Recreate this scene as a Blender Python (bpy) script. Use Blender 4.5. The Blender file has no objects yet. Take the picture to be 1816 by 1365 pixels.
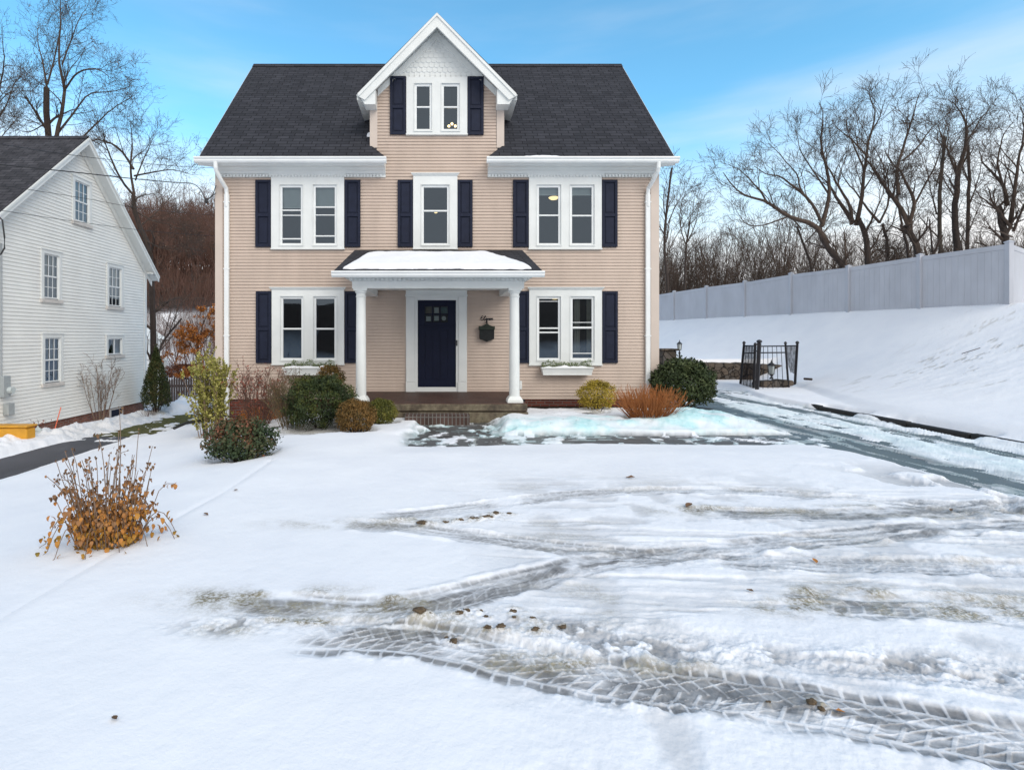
import bpy, math, random
import numpy as np
R = math.radians
C = bpy.context.scene.collection
SC = bpy.context.scene

# ------------------------------------------------------------------ camera
FPX, CX, CY, CAMZ = 957.0, 781.0, 598.0, 1.68      # focal length and vanishing point measured in photo pixels
cam = bpy.data.objects.new('camera', bpy.data.cameras.new('camera'))
C.objects.link(cam)
cam.location = (0, 0, CAMZ); cam.rotation_euler = (R(90), 0, 0)
cam.data.sensor_width = 36; cam.data.lens = FPX / 1816 * 36
cam.data.shift_x = (908 - CX) / 1816; cam.data.shift_y = -(682.5 - CY) / 1816
cam.data.clip_start = .05; cam.data.clip_end = 1500
SC.camera = cam
# ------------------------------------------------------------------ world: blue sky ahead, broken cloud, soft sun
SUN_EL, SUN_AZ = 34, 146
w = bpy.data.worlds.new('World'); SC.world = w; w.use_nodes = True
nt = w.node_tree; nt.nodes.clear()
def N(nt, t, **k):
    n = nt.nodes.new(t)
    for a, b in k.items(): setattr(n, a, b)
    return n
out = N(nt, 'ShaderNodeOutputWorld'); bg = N(nt, 'ShaderNodeBackground')
sky = N(nt, 'ShaderNodeTexSky', sky_type='NISHITA', sun_disc=False, sun_elevation=R(SUN_EL), sun_rotation=R(SUN_AZ),
        altitude=0, air_density=1.0, dust_density=.6, ozone_density=2.2)
tc = N(nt, 'ShaderNodeTexCoord')
sep = N(nt, 'ShaderNodeSeparateXYZ'); nt.links.new(tc.outputs['Generated'], sep.inputs[0])
mp = N(nt, 'ShaderNodeMapping'); mp.inputs['Scale'].default_value = (1.2, 1.2, 6.5); mp.inputs['Rotation'].default_value = (R(7), R(12), 0)
nt.links.new(tc.outputs['Generated'], mp.inputs[0])
nz = N(nt, 'ShaderNodeTexNoise'); nz.inputs['Scale'].default_value = 1.7; nz.inputs['Detail'].default_value = 5; nz.inputs['Roughness'].default_value = .5
nt.links.new(mp.outputs[0], nz.inputs['Vector'])
def math_(nt, op, a, b=None, clamp=False):
    n = N(nt, 'ShaderNodeMath', operation=op, use_clamp=clamp)
    for i, v in enumerate((a, b)):
        if v is None: continue
        if isinstance(v, (int, float)): n.inputs[i].default_value = v
        else: nt.links.new(v, n.inputs[i])
    return n.outputs[0]
def mrange(nt, v, a, b, c=0, d=1):
    n = N(nt, 'ShaderNodeMapRange', interpolation_type='SMOOTHSTEP')
    nt.links.new(v, n.inputs[0])
    for i, q in enumerate((a, b, c, d)): n.inputs[i + 1].default_value = q
    return n.outputs[0]
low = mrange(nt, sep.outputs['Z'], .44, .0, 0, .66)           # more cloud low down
back = mrange(nt, sep.outputs['Y'], .25, -.35, 0, .60)         # unseen white overcast added behind the camera to neutralise the ambient light
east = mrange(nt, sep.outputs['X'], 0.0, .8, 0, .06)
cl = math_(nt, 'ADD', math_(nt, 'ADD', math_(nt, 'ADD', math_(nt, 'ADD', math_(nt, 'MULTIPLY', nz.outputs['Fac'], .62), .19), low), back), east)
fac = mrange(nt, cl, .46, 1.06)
tint = N(nt, 'ShaderNodeMix', data_type='RGBA', blend_type='MULTIPLY'); tint.inputs[0].default_value = 1
tint.inputs[7].default_value = (1.22, 2.08, 2.05, 1)
nt.links.new(sky.outputs[0], tint.inputs[6])
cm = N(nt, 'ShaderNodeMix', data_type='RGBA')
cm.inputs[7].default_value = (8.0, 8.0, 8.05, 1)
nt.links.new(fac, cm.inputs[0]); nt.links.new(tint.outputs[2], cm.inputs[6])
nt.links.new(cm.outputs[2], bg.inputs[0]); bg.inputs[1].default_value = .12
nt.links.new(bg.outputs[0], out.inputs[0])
sun = bpy.data.objects.new('sun', bpy.data.lights.new('sun', 'SUN')); C.objects.link(sun)
sun.data.energy = 1.5; sun.data.angle = R(38); sun.data.color = (1, .95, .87)
sun.rotation_euler = (R(90 - SUN_EL), 0, R(180 - SUN_AZ)); sun.location = (0, 0, 30)
SC.view_settings.view_transform = 'Standard'; SC.view_settings.look = 'None'
SC.view_settings.exposure = 0.20; SC.view_settings.gamma = 1
SC.cycles.max_bounces = 8

# ------------------------------------------------------------------ helpers
rs = np.random.RandomState(7)
rnd = random.Random(11)
def px(x, y, Y):            # point at depth Y seen at photo pixel (x, y); used to read measurements off the photo
    return ((x - CX) / FPX * Y, Y, CAMZ + (CY - y) / FPX * Y)
def sm(a, b, x):
    t = np.clip((x - a) / (b - a), 0, 1); return t * t * (3 - 2 * t)
_h = np.random.RandomState(3).rand(256, 256).astype(np.float32)
def vnoise(x, y):
    xi = np.floor(x).astype(np.int64); yi = np.floor(y).astype(np.int64)
    fx = x - xi; fy = y - yi; fx = fx * fx * (3 - 2 * fx); fy = fy * fy * (3 - 2 * fy)
    a = _h[xi % 256, yi % 256]; b = _h[(xi + 1) % 256, yi % 256]; c = _h[xi % 256, (yi + 1) % 256]; d = _h[(xi + 1) % 256, (yi + 1) % 256]
    return (a + (b - a) * fx) * (1 - fy) + (c + (d - c) * fx) * fy
def fbm(x, y, o=4, g=.5):
    s = 0; a = 1; t = 0
    for i in range(o):
        s = s + a * vnoise(x * 2 ** i + 17.3 * i, y * 2 ** i + 9.1 * i); t += a; a *= g
    return s / t - .5
def tag(o, label=None, cat=None, group=None, kind=None):
    if label: o['label'] = label
    if cat: o['category'] = cat
    if group: o['group'] = group
    if kind: o['kind'] = kind
    return o
def empty(name, loc=(0, 0, 0), label=None, cat=None, group=None, rz=0):
    o = bpy.data.objects.new(name, None); C.objects.link(o); o.location = loc; o.rotation_euler.z = rz
    o.empty_display_size = .2
    return tag(o, label, cat, group)
def set_uv(me):
    n = len(me.polygons)
    if not n: return
    nv = np.empty(len(me.vertices) * 3, np.float32); me.vertices.foreach_get('co', nv); nv = nv.reshape(-1, 3)
    nl = len(me.loops); li = np.empty(nl, np.int32); me.loops.foreach_get('vertex_index', li)
    pn = np.empty(n * 3, np.float32); me.polygons.foreach_get('normal', pn); pn = pn.reshape(-1, 3)
    lt = np.empty(n, np.int32); me.polygons.foreach_get('loop_total', lt)
    nn = np.repeat(pn, lt, 0)
    z = np.array([0, 0, 1.]); v = z - nn * nn[:, 2:3]; L = np.linalg.norm(v, axis=1)
    flat = L < .05
    v = v / np.maximum(L, 1e-6)[:, None]; v[flat] = (0, 1, 0)
    u = np.cross(v, nn); u[flat] = (1, 0, 0)
    p = nv[li]
    uv = np.stack([(p * u).sum(1), (p * v).sum(1)], 1).astype(np.float32)
    l = me.uv_layers.new(name='UVMap'); l.data.foreach_set('uv', uv.ravel())
def link(name, me, m, parent, smooth=False, uv=True):
    if m is not None: me.materials.append(m)
    if smooth: me.polygons.foreach_set('use_smooth', np.ones(len(me.polygons), bool))
    me.update()
    if uv: set_uv(me)
    o = bpy.data.objects.new(name, me); C.objects.link(o)
    if parent: o.parent = parent
    return o
class MB:
    def __init__(s): s.v = []; s.f = []
    def poly(s, pts):
        b = len(s.v); s.v += [tuple(p) for p in pts]; s.f.append(tuple(range(b, b + len(pts)))); return s
    def box(s, x0, x1, y0, y1, z0, z1):
        if x0 > x1: x0, x1 = x1, x0
        if y0 > y1: y0, y1 = y1, y0
        if z0 > z1: z0, z1 = z1, z0
        b = len(s.v)
        s.v += [(x, y, z) for z in (z0, z1) for x, y in ((x0, y0), (x1, y0), (x1, y1), (x0, y1))]
        s.f += [tuple(b + i for i in q) for q in ((3, 2, 1, 0), (4, 5, 6, 7), (0, 1, 5, 4), (1, 2, 6, 5), (2, 3, 7, 6), (3, 0, 4, 7))]
        return s
    def prism(s, a, b_):      # two outlines of equal length joined
        n = len(a); o = len(s.v); s.v += [tuple(p) for p in a] + [tuple(p) for p in b_]
        s.f.append(tuple(o + i for i in range(n))[::-1]); s.f.append(tuple(o + n + i for i in range(n)))
        for i in range(n):
            j = (i + 1) % n; s.f.append((o + i, o + j, o + n + j, o + n + i))
        return s
    def lathe(s, c, prof, n=20):
        o = len(s.v)
        for r, z in prof:
            s.v += [(c[0] + r * math.cos(2 * math.pi * i / n), c[1] + r * math.sin(2 * math.pi * i / n), c[2] + z) for i in range(n)]
        for k in range(len(prof) - 1):
            for i in range(n):
                j = (i + 1) % n; s.f.append((o + k * n + i, o + k * n + j, o + (k + 1) * n + j, o + (k + 1) * n + i))
        s.f.append(tuple(o + i for i in range(n))[::-1]); s.f.append(tuple(o + (len(prof) - 1) * n + i for i in range(n)))
        return s
    def tube(s, pts, r, n=6):
        v, f = tubes(np.array([pts], float), np.full((1, len(pts)), r) if np.isscalar(r) else np.array([r], float), n)
        o = len(s.v); s.v += [tuple(p) for p in v]; s.f += [tuple(int(i) + o for i in q) for q in f]
        s.f.append(tuple(o + i for i in range(n))[::-1]); m = len(s.v); s.f.append(tuple(range(m - n, m)))
        return s
    def build(s, name, m, parent=None, smooth=False, bevel=0):
        me = bpy.data.meshes.new(name); me.from_pydata(s.v, [], s.f); me.validate()
        o = link(name, me, m, parent, smooth)
        if bevel:
            b = o.modifiers.new('bevel', 'BEVEL'); b.width = bevel; b.segments = 2; b.limit_method = 'ANGLE'
        return o
def tubes(P, rad, S=3):     # P (N,K,3) polylines, rad (N,K)
    Nn, K, _ = P.shape
    T = np.gradient(P, axis=1); T /= np.maximum(np.linalg.norm(T, axis=2, keepdims=True), 1e-9)
    ref = np.where(np.abs(T[:, :1, 2:3]) > .9, np.array([1., 0, 0]), np.array([0, 0, 1.]))
    A = np.cross(T, np.broadcast_to(ref, T.shape)); A /= np.maximum(np.linalg.norm(A, axis=2, keepdims=True), 1e-9)
    B = np.cross(T, A)
    ang = np.arange(S) * 2 * np.pi / S
    V = P[:, :, None] + rad[:, :, None, None] * (A[:, :, None] * np.cos(ang)[None, None, :, None] + B[:, :, None] * np.sin(ang)[None, None, :, None])
    idx = np.arange(Nn * K * S).reshape(Nn, K, S)
    a = idx[:, :-1]; b = idx[:, 1:]
    F = np.stack([a, np.roll(a, -1, 2), np.roll(b, -1, 2), b], -1).reshape(-1, 4)
    return V.reshape(-1, 3), F
def npmesh(name, V, F, m, parent=None, smooth=False, var=None, attrs=None, uv=False):
    me = bpy.data.meshes.new(name)
    nv, nf, k = len(V), len(F), F.shape[1]
    me.vertices.add(nv); me.vertices.foreach_set('co', np.ascontiguousarray(V, np.float32).ravel())
    me.loops.add(nf * k); me.loops.foreach_set('vertex_index', np.ascontiguousarray(F, np.int32).ravel())
    me.polygons.add(nf); me.polygons.foreach_set('loop_start', np.arange(0, nf * k, k, dtype=np.int32))
    me.update(calc_edges=True)
    if var is not None:
        a = me.attributes.new('var', 'FLOAT', 'FACE'); a.data.foreach_set('value', np.ascontiguousarray(var, np.float32))
    for n, d in (attrs or {}).items():
        a = me.attributes.new(n, 'FLOAT', 'POINT'); a.data.foreach_set('value', np.ascontiguousarray(d, np.float32))
    return link(name, me, m, parent, smooth, uv)

# ------------------------------------------------------------------ materials
def nodes(name, rough=.6, spec=.5):
    m = bpy.data.materials.new(name); m.use_nodes = True; nt = m.node_tree
    b = nt.nodes['Principled BSDF']; b.inputs['Roughness'].default_value = rough; b.inputs['Specular IOR Level'].default_value = spec
    return m, nt, b
def noise(nt, scale, detail=4, rough=.55, coord='Object', stretch=None):
    t = N(nt, 'ShaderNodeTexCoord'); n = N(nt, 'ShaderNodeTexNoise')
    n.inputs['Scale'].default_value = scale; n.inputs['Detail'].default_value = detail; n.inputs['Roughness'].default_value = rough
    if stretch:
        mp = N(nt, 'ShaderNodeMapping'); mp.inputs['Scale'].default_value = stretch
        nt.links.new(t.outputs[coord], mp.inputs[0]); nt.links.new(mp.outputs[0], n.inputs['Vector'])
    else: nt.links.new(t.outputs[coord], n.inputs['Vector'])
    return n.outputs['Fac']
def ramp(nt, f, stops):
    r = N(nt, 'ShaderNodeValToRGB'); nt.links.new(f, r.inputs[0]); e = r.color_ramp.elements
    while len(e) < len(stops): e.new(.5)
    for q, (p, c) in zip(e, stops): q.position = p; q.color = (*c, 1)
    return r.outputs[0]
def mix(nt, f, a, b, blend='MIX'):
    n = N(nt, 'ShaderNodeMix', data_type='RGBA', blend_type=blend)
    for i, v in ((0, f), (6, a), (7, b)):
        if isinstance(v, tuple): n.inputs[i].default_value = (*v, 1) if len(v) == 3 else v
        elif isinstance(v, (int, float)): n.inputs[i].default_value = v
        else: nt.links.new(v, n.inputs[i])
    return n.outputs[2]
def bump(nt, b, h, strength=.3, dist=.01):
    n = N(nt, 'ShaderNodeBump'); n.inputs['Strength'].default_value = strength; n.inputs['Distance'].default_value = dist
    nt.links.new(h, n.inputs['Height']); nt.links.new(n.outputs[0], b.inputs['Normal'])
def plain(name, col, rough=.5, var=.12, scale=6, bmp=0, spec=.5, metal=0, stretch=None):
    m, nt, b = nodes(name, rough, spec)
    f = noise(nt, scale, 5, stretch=stretch)
    lo = tuple(c * (1 - var) for c in col); hi = tuple(min(1, c * (1 + var)) for c in col)
    nt.links.new(ramp(nt, f, [(.3, lo), (.7, hi)]), b.inputs['Base Color'])
    b.inputs['Metallic'].default_value = metal
    if bmp: bump(nt, b, noise(nt, scale * 12, 3), bmp, .004)
    return m
def leafmat(name, stops, rough=.6, trans=True):
    m, nt, b = nodes(name, rough, .3)
    a = N(nt, 'ShaderNodeAttribute', attribute_name='var')
    nt.links.new(ramp(nt, a.outputs['Fac'], stops), b.inputs['Base Color'])
    return m
def bricky(name, c1, c2, mortar, bw, bh, off=.5, ms=.012, rough=.85, bs=.5, noise_amt=.5):
    m, nt, b = nodes(name, rough, .3)
    t = N(nt, 'ShaderNodeTexCoord'); br = N(nt, 'ShaderNodeTexBrick', offset=off)
    br.inputs['Scale'].default_value = 1; br.inputs['Brick Width'].default_value = bw; br.inputs['Row Height'].default_value = bh
    br.inputs['Mortar Size'].default_value = ms; br.inputs['Color1'].default_value = (*c1, 1); br.inputs['Color2'].default_value = (*c2, 1)
    br.inputs['Mortar'].default_value = (*mortar, 1); br.inputs['Mortar Smooth'].default_value = .3
    nt.links.new(t.outputs['UV'], br.inputs['Vector'])
    f = noise(nt, 3.5, 6)
    col = mix(nt, noise_amt, br.outputs['Color'], mix(nt, 1, br.outputs['Color'], ramp(nt, f, [(.3, (.55, .55, .55)), (.7, (1.3, 1.3, 1.3))]), 'MULTIPLY'))
    nt.links.new(col, b.inputs['Base Color'])
    inv = math_(nt, 'SUBTRACT', 1.0, br.outputs['Fac'])
    bump(nt, b, math_(nt, 'ADD', inv, math_(nt, 'MULTIPLY', noise(nt, 60, 3), .4)), bs, .01)
    return m
M = {}
M['siding'] = plain('beige_vinyl_siding', (.505, .405, .338), .55, .07, 1.2, stretch=(3, 3, .7))
M['corner'] = plain('beige_corner_trim', (.56, .475, .415), .5, .04, 2)
M['white'] = plain('white_trim_paint', (.70, .72, .71), .45, .04, 3, .1)
M['gutterw'] = plain('white_gutter_metal', (.76, .78, .78), .3, .04, 3)
M['navy'] = plain('navy_blue_paint', (.012, .016, .034), .6, .15, 8, spec=.2)
M['doornavy'] = plain('navy_door_paint', (.006, .009, .026), .5, .1, 4, spec=.15)
M['roof'] = bricky('charcoal_asphalt_shingles', (.026, .027, .034), (.042, .043, .053), (.011, .011, .014), .30, .135, .37, .012, .92, .7, .45)
M['roof2'] = bricky('neighbour_shingles', (.036, .035, .040), (.066, .064, .072), (.018, .017, .022), .30, .14, .41, .012, .92, .7, .8)
M['brick'] = bricky('red_brick_foundation', (.16, .045, .030), (.10, .030, .022), (.13, .10, .09), .21, .07, .5, .010)
M['brick2'] = bricky('weathered_red_brick', (.22, .080, .055), (.15, .055, .04), (.20, .17, .15), .21, .07, .5, .010)
M['stepbrick'] = bricky('soldier_brick_step', (.085, .050, .042), (.055, .035, .03), (.16, .15, .14), .075, .16, 0, .010)
M['pavers'] = bricky('brick_porch_floor', (.085, .040, .030), (.055, .028, .022), (.06, .05, .045), .2, .1, .5, .008, .6)
M['nsiding'] = plain('white_clapboard', (.80, .80, .77), .6, .05, 1.5)
M['iron'] = plain('black_wrought_iron', (.014, .014, .018), .5, .2, 20)
M['vinyl'] = plain('grey_vinyl_fence', (.46, .48, .53), .55, .08, 1.1, stretch=(2, 2, .8))
M['wood'] = plain('weathered_dark_wood', (.085, .062, .055), .85, .35, 9, .4, stretch=(8, 8, 1))
M['grey'] = plain('grey_metal_box', (.33, .36, .37), .5, .1, 10)
M['yellow'] = plain('yellow_plastic', (.62, .30, .02), .5, .12, 5, .1)
M['cable'] = plain('black_cable', (.02, .02, .022), .6, .1)
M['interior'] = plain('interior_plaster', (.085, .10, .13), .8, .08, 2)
M['blind'] = plain('window_blind', (.55, .60, .60), .7, .05, 4)
M['curtain'] = plain('cream_curtain', (.50, .50, .46), .9, .1, 9, stretch=(6, 6, .5))
M['verdigris'] = plain('dark_bronze_mailbox', (.016, .018, .019), .6, .3, 14, .3, spec=.2)
M['verdroof'] = plain('mossy_bronze_mailbox_lid', (.022, .030, .022), .6, .3, 14, .3, spec=.2)
M['paper'] = plain('pale_card', (.50, .55, .55), .7, .05)
M['sill'] = plain('stained_sill', (.58, .55, .52), .7, .12, 6)
M['edge'] = plain('black_edging', (.02, .02, .02), .7, .2)
M['red'] = plain('orange_marker_rod', (.75, .12, .04), .5, .1)
M['tealglass'] = plain('teal_paper', (.02, .10, .12), .5, .2, 20)
M['brownglass'] = plain('brown_paper', (.10, .085, .06), .5, .3, 20)
def mk_conc():
    m, nt, b = nodes('stained_concrete', .9, .3)
    f = noise(nt, 3.0, 8, .65); g = noise(nt, 14, 5)
    c = ramp(nt, f, [(.30, (.035, .030, .025)), (.45, (.10, .080, .058)), (.58, (.17, .145, .10)), (.72, (.065, .065, .048))])
    nt.links.new(mix(nt, .5, c, mix(nt, 1, c, ramp(nt, g, [(.3, (.5, .5, .5)), (.7, (1.5, 1.5, 1.5))]), 'MULTIPLY')), b.inputs['Base Color'])
    bump(nt, b, g, .5, .01); return m
M['concrete'] = mk_conc()
def mk_asphalt(name, base, wet):
    m, nt, b = nodes(name, .5, .5)
    f = noise(nt, .9, 6, .6); g = noise(nt, 90, 2)
    c = ramp(nt, f, [(.35, base), (.65, tuple(x * 1.7 for x in base))])
    nt.links.new(mix(nt, .35, c, mix(nt, 1, c, ramp(nt, g, [(.3, (.4, .4, .4)), (.7, (1.8, 1.8, 1.8))]), 'MULTIPLY')), b.inputs['Base Color'])
    r = mrange(nt, f, .35, .65, wet, .8); nt.links.new(r, b.inputs['Roughness'])
    bump(nt, b, g, .35, .004); return m
M['asphalt'] = mk_asphalt('wet_asphalt', (.070, .092, .100), .25)
M['asphalt2'] = mk_asphalt('dry_asphalt', (.045, .045, .052), .7)
M['path'] = mk_asphalt('wet_flagstone', (.062, .062, .062), .35)
def mk_stone():
    m, nt, b = nodes('fieldstone', .9, .3)
    t = N(nt, 'ShaderNodeTexCoord'); v = N(nt, 'ShaderNodeTexVoronoi'); v.inputs['Scale'].default_value = 4.2
    nt.links.new(t.outputs['Object'], v.inputs['Vector'])
    e = N(nt, 'ShaderNodeTexVoronoi', feature='DISTANCE_TO_EDGE'); e.inputs['Scale'].default_value = 4.2
    nt.links.new(t.outputs['Object'], e.inputs['Vector'])
    s = N(nt, 'ShaderNodeSeparateColor'); nt.links.new(v.outputs['Color'], s.inputs[0])
    c = ramp(nt, s.outputs[0], [(0, (.055, .045, .035)), (.5, (.11, .085, .065)), (1, (.085, .078, .072))])
    gap = mrange(nt, e.outputs['Distance'], 0, .06)
    c = mix(nt, gap, (.012, .010, .009), c)
    nt.links.new(c, b.inputs['Base Color']); bump(nt, b, gap, 1, .05); return m
M['stone'] = mk_stone()
def mk_glass():
    m = bpy.data.materials.new('window_glass'); m.use_nodes = True; nt = m.node_tree; nt.nodes.clear()
    o = N(nt, 'ShaderNodeOutputMaterial'); t = N(nt, 'ShaderNodeBsdfTransparent'); g = N(nt, 'ShaderNodeBsdfGlossy')
    t.inputs[0].default_value = (.72, .76, .76, 1); g.inputs['Roughness'].default_value = .015; g.inputs[0].default_value = (.72, .86, 1, 1)
    x = N(nt, 'ShaderNodeMixShader'); l = N(nt, 'ShaderNodeFresnel'); l.inputs[0].default_value = 1.52
    f = math_(nt, 'MULTIPLY', l.outputs[0], 2.4, True)
    tcn = N(nt, 'ShaderNodeTexCoord'); nn = N(nt, 'ShaderNodeTexNoise'); nn.inputs['Scale'].default_value = 1.3
    nt.links.new(tcn.outputs['Object'], nn.inputs['Vector']); bp = N(nt, 'ShaderNodeBump'); bp.inputs['Strength'].default_value = .08; bp.inputs['Distance'].default_value = .03
    nt.links.new(nn.outputs['Fac'], bp.inputs['Height']); nt.links.new(bp.outputs[0], g.inputs['Normal'])
    nt.links.new(f, x.inputs[0]); nt.links.new(t.outputs[0], x.inputs[1]); nt.links.new(g.outputs[0], x.inputs[2]); nt.links.new(x.outputs[0], o.inputs[0])
    return m
M['glass'] = mk_glass()
def mk_mesh():
    m = bpy.data.materials.new('black_garden_netting'); m.use_nodes = True; nt = m.node_tree; nt.nodes.clear()
    o = N(nt, 'ShaderNodeOutputMaterial'); t = N(nt, 'ShaderNodeBsdfTransparent'); g = N(nt, 'ShaderNodeBsdfDiffuse'); g.inputs[0].default_value = (.02, .018, .02, 1)
    x = N(nt, 'ShaderNodeMixShader'); f = mrange(nt, noise(nt, 9, 4), .3, .7, .55, .85)
    nt.links.new(f, x.inputs[0]); nt.links.new(t.outputs[0], x.inputs[1]); nt.links.new(g.outputs[0], x.inputs[2]); nt.links.new(x.outputs[0], o.inputs[0])
    return m
M['netting'] = mk_mesh()
def mk_glow(name, col, s):
    m = bpy.data.materials.new(name); m.use_nodes = True; b = m.node_tree.nodes['Principled BSDF']
    b.inputs['Base Color'].default_value = (*col, 1); b.inputs['Emission Color'].default_value = (*col, 1); b.inputs['Emission Strength'].default_value = s
    return m
M['bulb'] = mk_glow('lit_lamp_glass', (1, .72, .34), 4.0)
M['bulb2'] = mk_glow('lit_ceiling_lamp', (1, .74, .36), 1.6)
def mk_snow():
    m, nt, b = nodes('snow', .6, .25)
    def A(n): return N(nt, 'ShaderNodeAttribute', attribute_name=n).outputs['Fac']
    f = noise(nt, 1.3, 6)
    base = ramp(nt, f, [(.3, (.80, .815, .86)), (.7, (.86, .87, .90))])
    fine = noise(nt, 45, 4, .7); med = noise(nt, 9, 5, .6)
    sl = ramp(nt, med, [(.3, (.13, .13, .135)), (.7, (.37, .37, .38))])
    c = mix(nt, mrange(nt, A('slush'), 0, 1), base, sl)
    c = mix(nt, A('blue'), c, ramp(nt, med, [(.3, (.33, .66, .68)), (.7, (.60, .82, .84))]))
    di = math_(nt, 'MULTIPLY', A('dirt'), mrange(nt, fine, .38, .60, .35, 1.0), True)
    c = mix(nt, di, c, ramp(nt, med, [(.3, (.13, .105, .065)), (.7, (.36, .33, .24))]))
    nt.links.new(c, b.inputs['Base Color'])
    nt.links.new(mrange(nt, A('slush'), 0, 1, .65, .32), b.inputs['Roughness'])
    b.inputs['Subsurface Weight'].default_value = 0
    h = math_(nt, 'ADD', fine, math_(nt, 'MULTIPLY', med, 2.0)); bump(nt, b, h, .24, .012)
    return m
M['snow'] = mk_snow()
def mk_fieldsnow():
    m, nt, b = nodes('snowy_ground_far', .7, .2)
    f = noise(nt, .09, 8, .7); a = N(nt, 'ShaderNodeAttribute', attribute_name='wood').outputs['Fac']
    snow = ramp(nt, noise(nt, 1, 5), [(.3, (.78, .80, .85)), (.7, (.84, .85, .88))])
    br = ramp(nt, noise(nt, .8, 8, .7), [(.3, (.035, .022, .016)), (.6, (.075, .045, .034)), (.8, (.16, .13, .12))])
    nt.links.new(mix(nt, a, snow, br), b.inputs['Base Color']); return m
M['field'] = mk_fieldsnow()
def barkmat(name, c1, c2):
    return plain(name, tuple((a + b) / 2 for a, b in zip(c1, c2)), .9, .35, 5, .5, stretch=(3, 3, .6))
M['bark'] = barkmat('dark_bark', (.032, .022, .018), (.055, .040, .033))
M['bark2'] = barkmat('grey_bark', (.07, .055, .042), (.10, .08, .062))
M['barkred'] = barkmat('reddish_bark', (.10, .048, .034), (.15, .08, .058))
M['stemtan'] = barkmat('tan_stem', (.18, .12, .08), (.22, .15, .11))

# ------------------------------------------------------------------ ground levels
def xf(Y): return 15.8 - .2364 * (Y - 15)
def g(X, Y):
    X = np.asarray(X, float); Y = np.asarray(Y, float)
    crest = -np.clip(.46 + .035 * (Y - 7.6), .15, .78)
    zn = -.95 - .15 * sm(12, 19, Y) - .30 * sm(19, 25, Y) - .5 * sm(25, 34, Y)
    z = crest * sm(1.8, 6.2, -X)
    z = z + (zn - crest) * sm(6.1, 8.0, -X)
    rear = sm(19, 25, Y) * sm(9, -3, X)
    z = z * (1 - rear) + (-1.4 - .5 * sm(25, 34, Y)) * rear
    # bank on the right, up to the grey fence
    f_ = np.where(Y < 15, 15.8 + .30 * (15 - Y), xf(Y))
    x0 = 9.0 + 2.4 * sm(10.5, 18.5, Y) - 3.2 * sm(19.5, 27, Y)
    t = np.clip((X - x0) / (f_ - x0), 0, 1)
    top = 2.45
    bank = top * (t * .45 + .55 * t ** 1.7) + .05 * sm(0, .06, t)
    k = sm(19.95, 20.12, Y) * sm(5.6, 6.2, X)
    lowt = .72 * k
    dlt = bank - lowt; bank = np.where(k > 0, .5 * (bank + lowt + np.sqrt(dlt * dlt + .02 * k)), bank)
    z = z * (1 - k) + bank
    # far wooded hill, plus an unseen dark hill added behind camera for window reflections
    z = z + 9 * sm(-34, -75, Y)
    z = z + 5.2 * sm(34, 58, Y) * sm(14, -6, X) + 8 * sm(55, 100, Y)
    return z

def seg_dist(X, Y, pts):
    pts = np.array(pts, float); best = np.full(X.shape, 1e9); sd = np.zeros(X.shape); arc = np.zeros(X.shape); L0 = 0
    for a, b in zip(pts[:-1], pts[1:]):
        d = b - a; L = np.hypot(*d); d = d / L
        rx = X - a[0]; ry = Y - a[1]; t = np.clip(rx * d[0] + ry * d[1], 0, L)
        ex = rx - t * d[0]; ey = ry - t * d[1]; q = np.hypot(ex, ey)
        k = q < best
        best[k] = q[k]; sd[k] = (rx * d[1] - ry * d[0])[k]; arc[k] = (L0 + t)[k]; L0 += L
    return best, np.sign(sd) * best, arc, L0
def gp(x, y, z=.06):        # photo pixel -> point on the level lawn
    Y = FPX * (CAMZ - z) / (y - CY); return ((x - CX) / FPX * Y, Y)
def spline(pts, n=8):
    p = np.array(pts, float); p = np.vstack([2 * p[0] - p[1], p, 2 * p[-1] - p[-2]]); o = []
    for i in range(1, len(p) - 2):
        for t in np.arange(n) / n:
            o.append(.5 * (2 * p[i] + (p[i + 1] - p[i - 1]) * t + (2 * p[i - 1] - 5 * p[i] + 4 * p[i + 1] - p[i + 2]) * t * t + (3 * p[i] - p[i - 1] - 3 * p[i + 1] + p[i + 2]) * t ** 3))
    o.append(p[-2]); return np.array(o)

# tyre tracks: (photo pixels of the centre line, half width m, depth, slush, tread strength)
TR = [
 ([(488, 1140), (600, 1138), (750, 1148), (900, 1180), (1060, 1213), (1230, 1236), (1420, 1264), (1600, 1300), (1830, 1345), (2100, 1400)], .180, .055, .85, .7),
 ([(380, 1082), (500, 1085), (640, 1096), (760, 1083), (900, 1046), (1050, 1008), (1200, 990), (1400, 968), (1600, 950), (1900, 935)], .145, .040, .62, .6),
 ([(585, 936), (700, 941), (830, 957), (1000, 977), (1150, 992), (1320, 1004), (1500, 1010), (1900, 1020)], .140, .035, .5, .9),
 ([(640, 925), (750, 914), (880, 897), (1000, 884), (1150, 877), (1300, 878), (1500, 888), (1700, 905), (2000, 930)], .135, .035, .45, .8),
 ([(1190, 912), (1300, 918), (1450, 921), (1620, 915), (1816, 900), (2000, 885)], .150, .035, .65, .7),
 ([(1400, 1078), (1550, 1085), (1700, 1092), (1900, 1105)], .17, .04, .60, .7),
 ([(1480, 950), (1620, 958), (1900, 972)], .13, .02, .3, .6),
 ([(1330, 995), (1500, 1002), (1700, 1012), (1900, 1020)], .13, .02, .3, .6),
 ([(1350, 1180), (1450, 1192), (1600, 1205), (1720, 1225), (1900, 1250)], .09, .02, .35, .3),
]
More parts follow.
